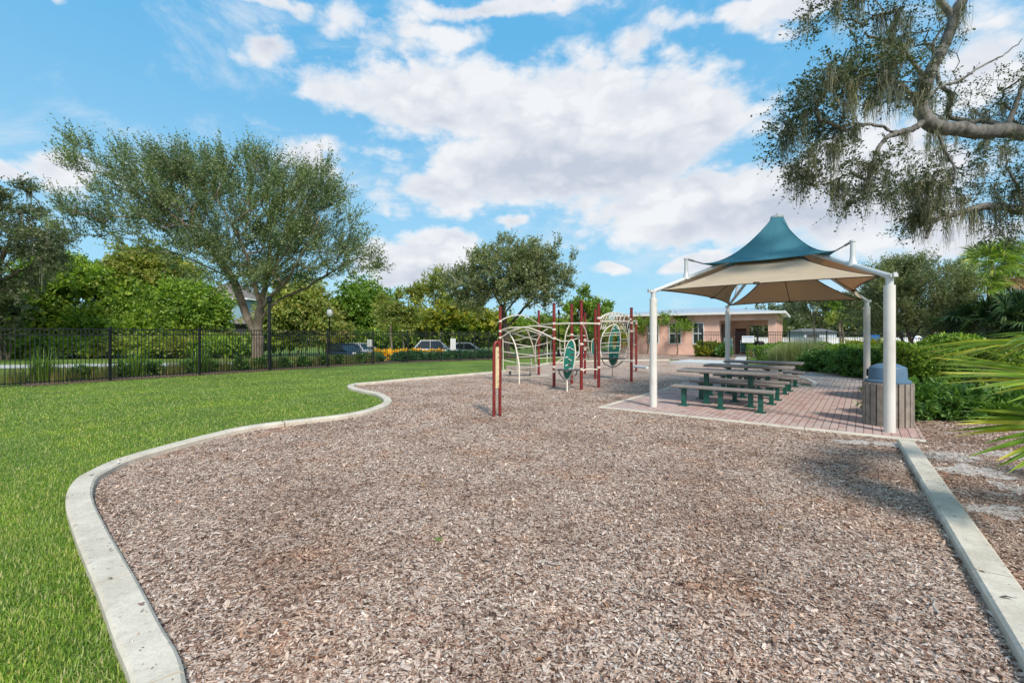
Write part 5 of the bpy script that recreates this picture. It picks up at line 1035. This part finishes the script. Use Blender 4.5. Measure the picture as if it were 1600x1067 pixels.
for k in range(n_):
    f = k/(n_-1); i = f*(len(arcp)-1); p = arcp[int(i)]; q = arcp[min(int(i)+1, len(arcp)-1)]; p = p+(q-p)*(i-int(i)); a = f*9.5*2*math.pi; hel.append(p+np.array((0, 0, -.19))+np.array((.03*math.cos(a)+.13*math.sin(a)*.6, .13*math.sin(a), .18*math.cos(a))))
mb = MB(); mb.tube(hel, .011, 6); mb.build('spiral_rail', M['cream'], PF)
bar(a4([(610,340),(612,380),(640,402),(670,380)], (13.7, 14)), .016)
bb = MB(); bb.tube([Z4(945,768,20), Z4(1075,781,18.8)], .06, 12); o = bb.build('balance_beam', M['white'], None, org=(*Z4(1010,775,19)[:2], 0)); setp(o, 'low white beam lying between the short rear red post and the front left canopy post', 'balance beam')
# low timber step beam behind the dome
bc = W(813, 580, 17.6); br_ = thing('step_beam', (bc[0], bc[1], 0), 'low weathered timber beam on short legs behind the cream dome climber', 'step beam')
mb = MB(); mb.box((bc[0], bc[1], .30), (1.12, .28, .22), .06); mb.build('beam', M['slat'], br_, bevel=.01)
for dx in (-.4, .4): mb = MB(); mb.box((bc[0]+dx, bc[1]+dx*.06, .095), (.09, .16, .19), .06); mb.build('leg', M['deck'], br_)
# ------------------------------------------------------------------ arch sign loop in the wood chips
ac = np.array(G(776.5, 651)); ap = thing('arch_post', (*ac, 0), 'tall narrow red arch loop with cream inset panel standing alone before the climbing frame', 'play panel')
dv = nrm(np.array((.125, .10))); hw = .072; topz = 1.49; pts = [(*(ac-dv*hw), 0)]
for k in range(13): a = math.pi-k*math.pi/12; pts.append((*(ac+dv*hw*math.cos(a)), topz-.20+.17*math.sin(a)))
pts.append((*(ac+dv*hw), 0)); mb = MB(); mb.tube([pts[0], (pts[0][0], pts[0][1], .7)]+pts[1:-1]+[(pts[-1][0], pts[-1][1], .7), pts[-1]], .031, 14); mb.build('loop_frame', M['red'], ap)
M['cream2'] = pmat('yellow_cream_plastic', (.62, .50, .30), .5, 0, .1, 10)
mb = MB(); mb.box((ac[0], ac[1], .96), (.085, .022, .80), math.atan2(dv[1], dv[0])); mb.build('inset_panel', M['cream2'], ap)
for z in (1.27, 1.17, .70, .60):
    q = ac+dv*(hw-.032); mb = MB(); mb.tube([(q[0], q[1]-.03, z), (q[0], q[1]-.045, z)], .009, 8); mb.build('bolt', M['steel'], ap)
# ------------------------------------------------------------------ salmon building with porch
CR = np.array((19.2, 33.0)); bx = np.array((.84, -.5426)); by = np.array((.5426, .84)); RB = math.atan2(bx[1], bx[0])
bd = thing('building', (*CR, 0), 'single-storey salmon stucco building with pale roof and covered porch', 'building')
def L2(x, y): q = CR+bx*x+by*y; return (float(q[0]), float(q[1]))
def bbox(mb, x0, x1, y0, y1, z0, z1): c = L2((x0+x1)/2, (y0+y1)/2); return mb.box((*c, (z0+z1)/2), (x1-x0, y1-y0, z1-z0), RB)
wins = [(-11.3, -10.5, .84, 2.56), (-9.36, -8.4, .84, 2.56), (-7.63, -6.63, .84, 2.56), (-5.80, -4.94, .84, 2.56)]
HE = 3.18; mb = MB(); xl = -12.2
edges = [xl]+[v for w_ in wins for v in w_[:2]]+[-3.83]
for k in range(0, len(edges), 2): bbox(mb, edges[k], edges[k+1], 0, .25, -.05, HE)
for (a, b, z0, z1) in wins: bbox(mb, a, b, .001, .249, -.05, z0); bbox(mb, a, b, .001, .249, z1, HE)
bbox(mb, -4.08, -3.832, .25, 3.4, -.05, HE); bbox(mb, -3.83, -.001, 3.4, 3.6, -.05, HE) if False else None
bbox(mb, xl, xl+.25, .25, 10, -.05, HE); bbox(mb, xl, -3.9, 9.8, 10, -.05, HE)
bbox(mb, -3.83, -.56, 0, .30, 2.68, HE)                                  # lintel over the porch
bbox(mb, -3.83, -2.1, 3.4, 3.6, -.05, HE); bbox(mb, -2.1, -.25, 3.4, 3.6, 2.35, HE)
mb.build('wall', M['stucco'], bd)
for k in range(6):
    y = k*1.85; mb = MB(); bbox(mb, -.55, 0, y, y+.55, -.05, 2.70 if k else 2.68+.5); mb.build('pillar', M['stucco'], bd)
mb = MB(); bbox(mb, -.55, .002, .551, 10, 2.70, HE); mb.build('side_lintel', M['stucco'], bd)
mb = MB(); bbox(mb, -3.83, -.55, .3, 3.4, 3.0, 3.06); mb.build('porch_ceiling', M['white'], bd)
mb = MB(); bbox(mb, -3.83, -.55, -.3, 9.8, 0, .03); mb.build('porch_floor', M['road'], bd)
for (a, b, z0, z1) in wins:
    mb = MB(); bbox(mb, a, a+.07, -.03, .10, z0, z1); bbox(mb, b-.07, b, -.03, .10, z0, z1); bbox(mb, a+.07, b-.07, -.03, .10, z1-.07, z1); bbox(mb, a+.07, b-.07, -.045, .10, z0, z0+.07); zm = (z0+z1)/2; bbox(mb, a+.07, b-.07, .0, .10, zm-.03, zm+.03); xm = (a+b)/2; bbox(mb, xm-.012, xm+.012, .02, .09, z0+.07, z1-.07)
    wf = mb.build('window', M['white'], bd); mb = MB(); bbox(mb, a+.05, b-.05, .101, .12, z0+.05, z1-.05); mb.build('pane', M['glass'], wf)
# dark interior wall behind panes
mb = MB(); bbox(mb, xl+.3, -4.2, 3.0, 3.1, 0, 3.1); mb.build('interior_wall', M['deck'], bd)
# porch back wall door, lamp
mb = MB(); bbox(mb, -3.1, -2.3, 3.36, 3.40, 0, 2.1); mb.build('door', pmat('dark_red_door', (.09, .02, .015), .5), bd)
mb = MB(); bbox(mb, -3.79, -3.70, 1.0, 2.6, .3, 2.4); mb.build('side_window', M['glass'], bd)
for x in (-1.95, -1.15): mb = MB(); bbox(mb, x, x+.12, 3.3, 3.39, 1.9, 2.2); mb.build('wall_lamp', M['white'], bd)
# roof: low hip
ov = .55; x0, x1, y0, y1 = xl-ov, ov, -ov, 10+ov; ze = HE+.10; zr = 3.95; V = [(*L2(x0, y0), ze), (*L2(x1, y0), ze), (*L2(x1, y1), ze), (*L2(x0, y1), ze), (*L2(x0+4.5, 5), zr), (*L2(x1-4.8, 5), zr)]
mb = MB(); mb.add(V, [(0, 1, 5, 4), (1, 2, 5), (2, 3, 4, 5), (3, 0, 4), (0, 3, 2, 1)]); rf = mb.build('roof', M['roof'], bd)
mb = MB(); bbox(mb, x0-.02, x1+.02, y0-.03, y0, ze-.15, ze+.03); bbox(mb, x1, x1+.03, y0, y1, ze-.15, ze+.03); bbox(mb, x0+.0, x1-.0, y0+.0, y0+ov-.01, ze-.06, ze-.02); bbox(mb, .005, x1-.0, y0+ov, y1-.05, ze-.06, ze-.02); mb.build('fascia', M['white'], rf)
mb = MB()
for k in range(28):
    x = x0+.25+k*(x1-x0)/28; t_ = min((x-x0)/4.5, (x1-x)/4.8, 1); a = np.array((*L2(x, y0), ze+.012)); b = np.array((*L2(x, y0+(5-y0)*t_), ze+(zr-ze)*t_+.012)); mb.tube([a, b], .018, 4)
mb.build('standing_seams', M['roof'], rf)
# porch furniture and things by the gate
M['tealchair'] = pmat('teal_strap_vinyl', (.02, .17, .20), .5, 0, .15)
def stack_chair(x, y, z, label, rz, n=4):
    o = thing('chair_stack', (x, y, z), label, 'chair stack'); o.rotation_euler = (0, 0, rz); ORG[o.name] = np.zeros(3)
    for k in range(n):
        zz = .32+k*.17; mb = MB()
        for sx in (-.27, .27): mb.tube(spline([(sx, -.26, zz-.3 if k == 0 else zz-.08), (sx, -.27, zz), (sx, .22, zz-.03), (sx, .36, zz+.5)], 4), .016, 6)
        mb.build('frame', M['white'], o, local=True); mb = MB()
        for j in range(6): mb.box((0, -.22+j*.08, zz+.015), (.56, .055, .012))
        for j in range(5): mb.box((0, .25+j*.025, zz+.08+j*.085), (.56, .012, .06))
        mb.build('straps', M['tealchair'], o, local=True)
    return o
q = L2(-3.05, -.9); stack_chair(*q, 0.02, 'stack of teal strap chairs behind the porch gate, left of the banner', -.3, 4)
q = L2(-2.1, .1); stack_chair(*q, 0.02, 'teal strap chairs behind the banner on the porch', -.5, 3)
q = L2(-1.15, .2); o = thing('bin', (*q, 0), 'round black bin on the porch beside the salmon corner pillar', 'bin'); mb = MB(); mb.lathe([(.28, 0), (.36, .95), (.38, .96), (.38, 1.02), (.30, 1.03), (.28, .9)], (*q, 0), 20); mb.build('bin_body', M['black'], o)
mb = MB(); mb.lathe([(.33, 1.03), (.28, 1.12), (.0, 1.15)], (*q, 0), 20); mb.build('lid', M['black'], o)
q = L2(-1.75, 0.3); o = thing('potted_plant', (*q, 0), 'small leafy potted plant on the porch between chairs and black bin', 'potted plant'); mb = MB(); mb.lathe([(.16, 0), (.22, .4), (.24, .41), (.24, .45), (.18, .44)], (*q, 0), 16); mb.build('pot', pmat('terracotta', (.3, .12, .07), .8), o)
V, F = foliage_mass([((q[0], q[1], .95), (.3, .3, .45))], np.random.default_rng(3), .14, .06, 260); np_obj('foliage', V, F, M['hedge'], o)
# ------------------------------------------------------------------ pool side things behind the right fence
def post_thing(): pass
q = W(1426, 0, 30.2); lb = thing('life_ring', (q[0], 29.9, 0), 'white life ring hung on the black fence behind the olive-like tree', 'life ring')
mb = MB(); mb.tube([(q[0]+.27*math.cos(a*math.pi/12), 29.82, 1.18+.27*math.sin(a*math.pi/12)) for a in range(24)], .085, 10, closed=True); mb.build('ring', M['white'], lb)
mb = MB()
for a in (45, 135, 225, 315): mb.tube([(q[0]+.27*math.cos(R(a-8)), 29.82, 1.18+.27*math.sin(R(a-8))), (q[0]+.27*math.cos(R(a+8)), 29.82, 1.18+.27*math.sin(R(a+8)))], .089, 10)
mb.build('band', M['bannerblue'], lb)
q = W(1366, 0, 32); ob = thing('blue_board', (q[0], 32, 0), 'bright blue upright board behind the rear right canopy post', 'board'); mb = MB(); mb.box((q[0], 32, 1.05), (.75, .06, 1.1)); mb.build('board_panel', pmat('bright_blue_paint', (.02, .16, .5), .5), ob); mb = MB(); mb.box((q[0]-.3, 32.06, .7), (.05, .05, 1.4)); mb.box((q[0]+.3, 32.06, .7), (.05, .05, 1.4)); mb.build('post', M['white'], ob)
wl = thing('boundary_wall', (26, 47, 0), 'long low white wall beyond the pool fence', 'wall'); mb = MB(); mb.box((31, 47, .62), (26, .2, 1.24), -.05); mb.box((31, 47, 1.28), (26.1, .3, .08), -.05); mb.build('wall_panel', M['white'], wl)
for k in range(0): mb = MB(); mb.box((18.8+k*2.2, 46.93+(12.2-k*2.2)*.05, .68), (.3, .34, 1.36), -.05); mb.build('pier', M['white'], wl)
M['shingle0'] = pmat('dark_grey_shingle', (.13, .13, .13), .9)
pv = thing('pool_building', (34.2, 52, 0), 'small far white pool building with dark garage-like opening seen through the right fence', 'building')
mb = MB(); mb.box((34.2, 52, .95), (3.6, 3, 1.9)); mb.build('wall', pmat('pale_blue_wall', (.55, .6, .66), .8), pv); mb = MB(); mb.box((33.4, 50.47, .95), (1.3, .06, 1.3)); mb.build('opening', M['deck'], pv)
mb = MB(); mb.add([(32.1, 50.2, 1.9), (36.3, 50.2, 1.9), (36.3, 53.8, 1.9), (32.1, 53.8, 1.9), (33, 52, 2.3), (35.4, 52, 2.3)], [(0, 1, 5, 4), (1, 2, 5), (2, 3, 4, 5), (3, 0, 4), (0, 3, 2, 1)]); mb.build('roof', M['shingle0'], pv)
for k in range(7):
    px = 1325+k*12; x, y = W(px, 0, 28.3+.2*(k % 2))[:2]; o = bush(ordinal(k)+' yellow green shrub from the left in the loose row before the right fence', 'shrub', [((x, y, .75), (.3, .3, .55))], M['yellowleaf'], .11, .05, 330, 500+k, 'yellow shrubs before the right fence', name='shrub', stems=2, up=1)
# ------------------------------------------------------------------ blue house beyond the vines
YH = 66.0; kh = YH/711; hx = W(350, 0, YH)[0]
M['siding'] = pmat('pale_blue_siding', (.22, .36, .44), .7, 0, .06); M['shingle'] = pmat('brown_grey_shingle', (.18, .15, .135), .9, 0, .25, 3)
hs = thing('house', (hx, YH, -.6), 'two-storey pale blue house with grey roof seen past the tree trunk', 'house')
def zz(py, Y=YH): return W(0, py, Y)[2]
xr = W(384, 0, YH)[0]; xl_ = W(300, 0, YH)[0]
mb = MB(); mb.box(((xl_+xr)/2, YH+5, (zz(467)-.6)/2), (xr-xl_, 10, zz(467)+.6)); mb.build('wall', M['siding'], hs)
ze = zz(467); zr = zz(447); mb = MB(); mb.add([(xl_-.6, YH-.7, ze), (xr+.7, YH-.7, ze), (xr+.7, YH+10.6, ze), (xl_-.6, YH+10.6, ze), (xl_+3, YH+5, zr+1.4), (xr-5.2, YH+5, zr+1.4)], [(0, 1, 5, 4), (1, 2, 5), (2, 3, 4, 5), (3, 0, 4), (0, 3, 2, 1)]); rf = mb.build('roof', M['shingle'], hs)
mb = MB(); mb.box(((xl_+xr)/2, YH-.72, ze-.05), (xr-xl_+1.4, .06, .22)); mb.box((xr+.72, YH+5, ze-.05), (.06, 11.2, .22)); mb.build('fascia', M['white'], rf)
wx = W(360.5, 0, YH)[0]; mb = MB(); mb.box((wx, YH-.03, (zz(472)+zz(492))/2), (.62, .08, zz(472)-zz(492))); wn = mb.build('window', M['white'], hs); mb = MB(); mb.box((wx, YH-.08, (zz(483)+zz(491))/2), (.44, .03, zz(483)-zz(491))); mb.build('pane', M['glass'], wn)
# lower wing with hip roof
wz = zz(506); mb = MB(); x0, x1 = W(356, 0, YH-4)[0], W(402, 0, YH-4)[0]; Yw = YH-4; zw = W(0, 506, Yw)[2]; mb.box(((x0+x1)/2, Yw+2.2, (zw-.6)/2), (x1-x0-.5, 4.2, zw+.6)); mb.build('garage_wall', M['deck'], hs)
mb = MB(); za = W(0, 488, Yw)[2]; mb.add([(x0, Yw-.3, zw), (x1+.6, Yw-.3, zw), (x1+.6, Yw+3.9, zw), (x0, Yw+3.9, zw), (x0+1.6, Yw+3.9, za+.6), (x1-.6, Yw+3.9, za+.6)], [(0, 1, 5, 4), (1, 2, 5), (3, 0, 4), (0, 3, 2, 1), (2, 3, 4, 5)]); mb.build('wing_roof', M['shingle'], hs)
mb = MB(); mb.box(((x0+x1)/2, Yw-.35, zw-.12), (x1-x0+.6, .08, .22)); mb.build('gutter', M['fence'], hs)
h2 = thing('house', (W(400,0,80)[0], 80, -.6), 'pale tan house behind the blue one, a sliver beside the tree trunk', 'house'); mb = MB(); x0, x1 = W(384, 0, 80)[0], W(425, 0, 80)[0]; mb.box(((x0+x1)/2, 84, (W(0,478,80)[2]-.6)/2), (x1-x0, 8, W(0,478,80)[2]+.6)); mb.build('wall', pmat('tan_siding', (.42, .36, .3), .8), h2)
zt = W(0, 478, 80)[2]; mb = MB(); mb.add([(x0-.5, 79.5, zt), (x1+.5, 79.5, zt), (x1+.5, 88.5, zt), (x0-.5, 88.5, zt), (x0+2, 84, zt+2), (x1-2, 84, zt+2)], [(0, 1, 5, 4), (1, 2, 5), (2, 3, 4, 5), (3, 0, 4), (0, 3, 2, 1)]); mb.build('roof', M['shingle'], h2)
# ------------------------------------------------------------------ lamps and posts
def lamp(px, Y, h_, label, globe=True, r=.05):
    x, y = W(px, 0, Y)[:2]; z = TZ(x, y); o = thing('street_lamp', (x, y, z), label, 'street lamp')
    mb = MB(); mb.lathe([(.14, 0), (.12, .25), (.075, .35), (r, .5), (r*.85, h_-.25), (r*1.5, h_-.2), (r*1.6, h_-.12)], (x, y, z), 14); mb.build('pole', M['fence'], o)
    if globe:
        mb = MB(); mb.lathe([(.07, h_-.12), (.17, h_-.0), (.19, h_+.12), (.15, h_+.3), (.06, h_+.38)], (x, y, z), 16); mb.build('lamp_globe', M['white'], o); mb = MB(); mb.lathe([(.1, h_+.36), (.03, h_+.46), (.0, h_+.55)], (x, y, z), 12); mb.build('finial', M['fence'], o)
    else:
        mb = MB(); mb.lathe([(r*1.5, h_-.12), (r*1.5, h_+.02), (r*.8, h_+.06), (.0, h_+.08)], (x, y, z), 14); mb.build('cap', M['fence'], o)
    return o
lamp(515, 30, 3.2, 'black street lamp with white globe between the fence and the yellowing vine tree')
lamp(421, 20.9, 3.3, 'dark thick pole standing just beyond the fence right of the spreading tree trunk', False, .075)
lamp(873, 34, 3.4, 'thin dark lamp post seen between the red climbing frame posts', False)
def sign(px, py0, py1, w_, Y, label):
    x, y = W(px, 0, Y)[:2]; z = TZ(x, y); za, zb_ = W(0, py1, Y)[2], W(0, py0, Y)[2]; o = thing('sign', (x, y, z), label, 'sign'); mb = MB(); mb.box((x, y, (za+zb_)/2), (w_, .03, zb_-za)); mb.build('sign_board', M['white'], o, bevel=.01)
    mb = MB(); mb.box((x, y+.04, (z+za)/2+.1), (.06, .05, za-z+.3)); mb.build('post', M['steel'], o); return o
sign(577.5, 530.5, 542, .32, 29.5, 'small white sign on a post in front of the dark sedan'); 
o = sign(708, 529, 549, .36, 30.5, 'tall white narrow board standing between the white hatchback and the silver car')
# ------------------------------------------------------------------ cars
def car(label, px, Y, rz, L, Wd, H, paint, hatch=False, z=None):
    x, y = W(px, 0, Y)[:2]; z = TZ(x, y)+.03 if z is None else z; o = thing('parked_car', (x, y, z), label, 'car', 'cars parked beyond the fence'); o.rotation_euler = (0, 0, rz); ORG[o.name] = np.zeros(3)
    h = H; l = L/2; sec = [(-l, .42, .62, .80), (-l+.12, .30, .80, .90), (-l*.62, .24, .88, .97), (-l*.2, .22, .90, 1.0), (l*.3, .22, .92, 1.0), (l*.75, .26, .95, .97), (l-.1, .34, .93 if not hatch else .98, .90), (l, .45, .80, .82)]
    V = []; F = []; n = 8; w_ = Wd/2
    for (X, zb, zt, k) in sec:
        ww = w_*k; V += [(X, -ww*.92, zb), (X, -ww, zb+.12), (X, -ww, (zb+zt)/2+.05), (X, -ww*.93, zt), (X, ww*.93, zt), (X, ww, (zb+zt)/2+.05), (X, ww, zb+.12), (X, ww*.92, zb)]
    for i in range(len(sec)-1): F += [(i*n+j, i*n+(j+1) % n, (i+1)*n+(j+1) % n, (i+1)*n+j) for j in range(n)]
    F += [tuple(range(n))[::-1], tuple(range((len(sec)-1)*n, len(sec)*n))]; mb = MB(); mb.add(V, F, True)
    body = mb.build('body', paint, o, local=True); sm = body.modifiers.new('s', 'SUBSURF'); sm.levels = 2; sm.render_levels = 2; body.modifiers.remove(body.modifiers['edge'])
    r0, r1, r2, r3 = (-l*.42, -l*.08, l*.42, l*.80) if not hatch else (-l*.42, -l*.08, l*.66, l*.94)
    def cabin(sc_, zt_, zb_): 
        a = w_*.86*sc_; b = w_*.68*sc_; return [(r0, -a, zb_), (r0, a, zb_), (r3, a, zb_), (r3, -a, zb_), (r1, -b, zt_), (r1, b, zt_), (r2, b, zt_), (r2, -b, zt_)]
    FF = [(0, 4, 5, 1), (1, 5, 6, 2), (2, 6, 7, 3), (3, 7, 4, 0), (4, 7, 6, 5)]
    mb = MB(); mb.add(cabin(1, h-.045, .86), FF); mb.build('windows', M['glass'], o, local=True, bevel=.05)
    mb = MB(); b = w_*.68; mb.box(((r1+r2)/2, 0, h-.03), (r2-r1+.16, 2*b+.08, .09)); CV = cabin(1.0, h-.03, .87)
    for a_, b_ in ((0, 4), (1, 5), (2, 6), (3, 7)): mb.tube([CV[a_], CV[b_]], .065, 6)
    for s_ in (-1, 1): xm = (r1+r2)/2; mb.tube([(xm, s_*w_*.865, .87), (xm, s_*b, h-.03)], .03, 6)
    mb.build('roof', paint, o, local=True, bevel=.02)
    for X in (-l*.62, l*.62):
        for s_ in (-1, 1):
            mb = MB(); mb.tube([(X, s_*(w_-.20), .33), (X, s_*(w_-.0), .33)], .33, 24); wh_ = mb.build('wheel', M['black'], o, local=True, bevel=.03); mb = MB(); mb.tube([(X, s_*(w_-.02), .33), (X, s_*(w_+.012), .33)], .20, 16)
            mb.build('rim', M['steel'], wh_, local=True)
    for s_ in (-1, 1):
        mb = MB(); mb.box((-l+.10, s_*w_*.62, .70), (.12, .34, .13)); mb.build('headlight', M['glass'] if paint is None else M['pipe'], o, local=True, bevel=.03)
        mb = MB(); mb.box((l-.06, s_*w_*.66, .78), (.10, .26, .15)); mb.build('tail_light', M['taillight'], o, local=True, bevel=.03); mb = MB(); mb.box((r0+.25, s_*(w_+.04), .93), (.13, .16, .11)); mb.build('wing_mirror', paint, o, local=True, bevel=.02)
    return o
M['taillight'] = pmat('red_lens', (.35, .01, .01), .2)
def cpaint(n, c): return pmat(n, c, .22, .25, spec=.7)
car('dark navy sedan parked beyond the fence beside the small white sign', 541, 39.5, 2.45, 4.6, 1.8, 1.45, cpaint('navy_car_paint', (.012, .02, .045)))
car('silver sedan right behind the dark navy sedan', 566, 43.5, 2.6, 4.6, 1.8, 1.42, cpaint('silver_car_paint', (.50, .52, .54)))
car('white hatchback parked behind the orange flower bed', 683, 41.5, math.pi+.15, 4.2, 1.8, 1.58, cpaint('white_car_paint', (.75, .75, .75)), True)
car('silver grey car right of the white hatchback, partly behind grass tufts', 731, 42.5, math.pi+.1, 4.4, 1.8, 1.42, cpaint('pale_silver_car_paint', (.66, .69, .70)))
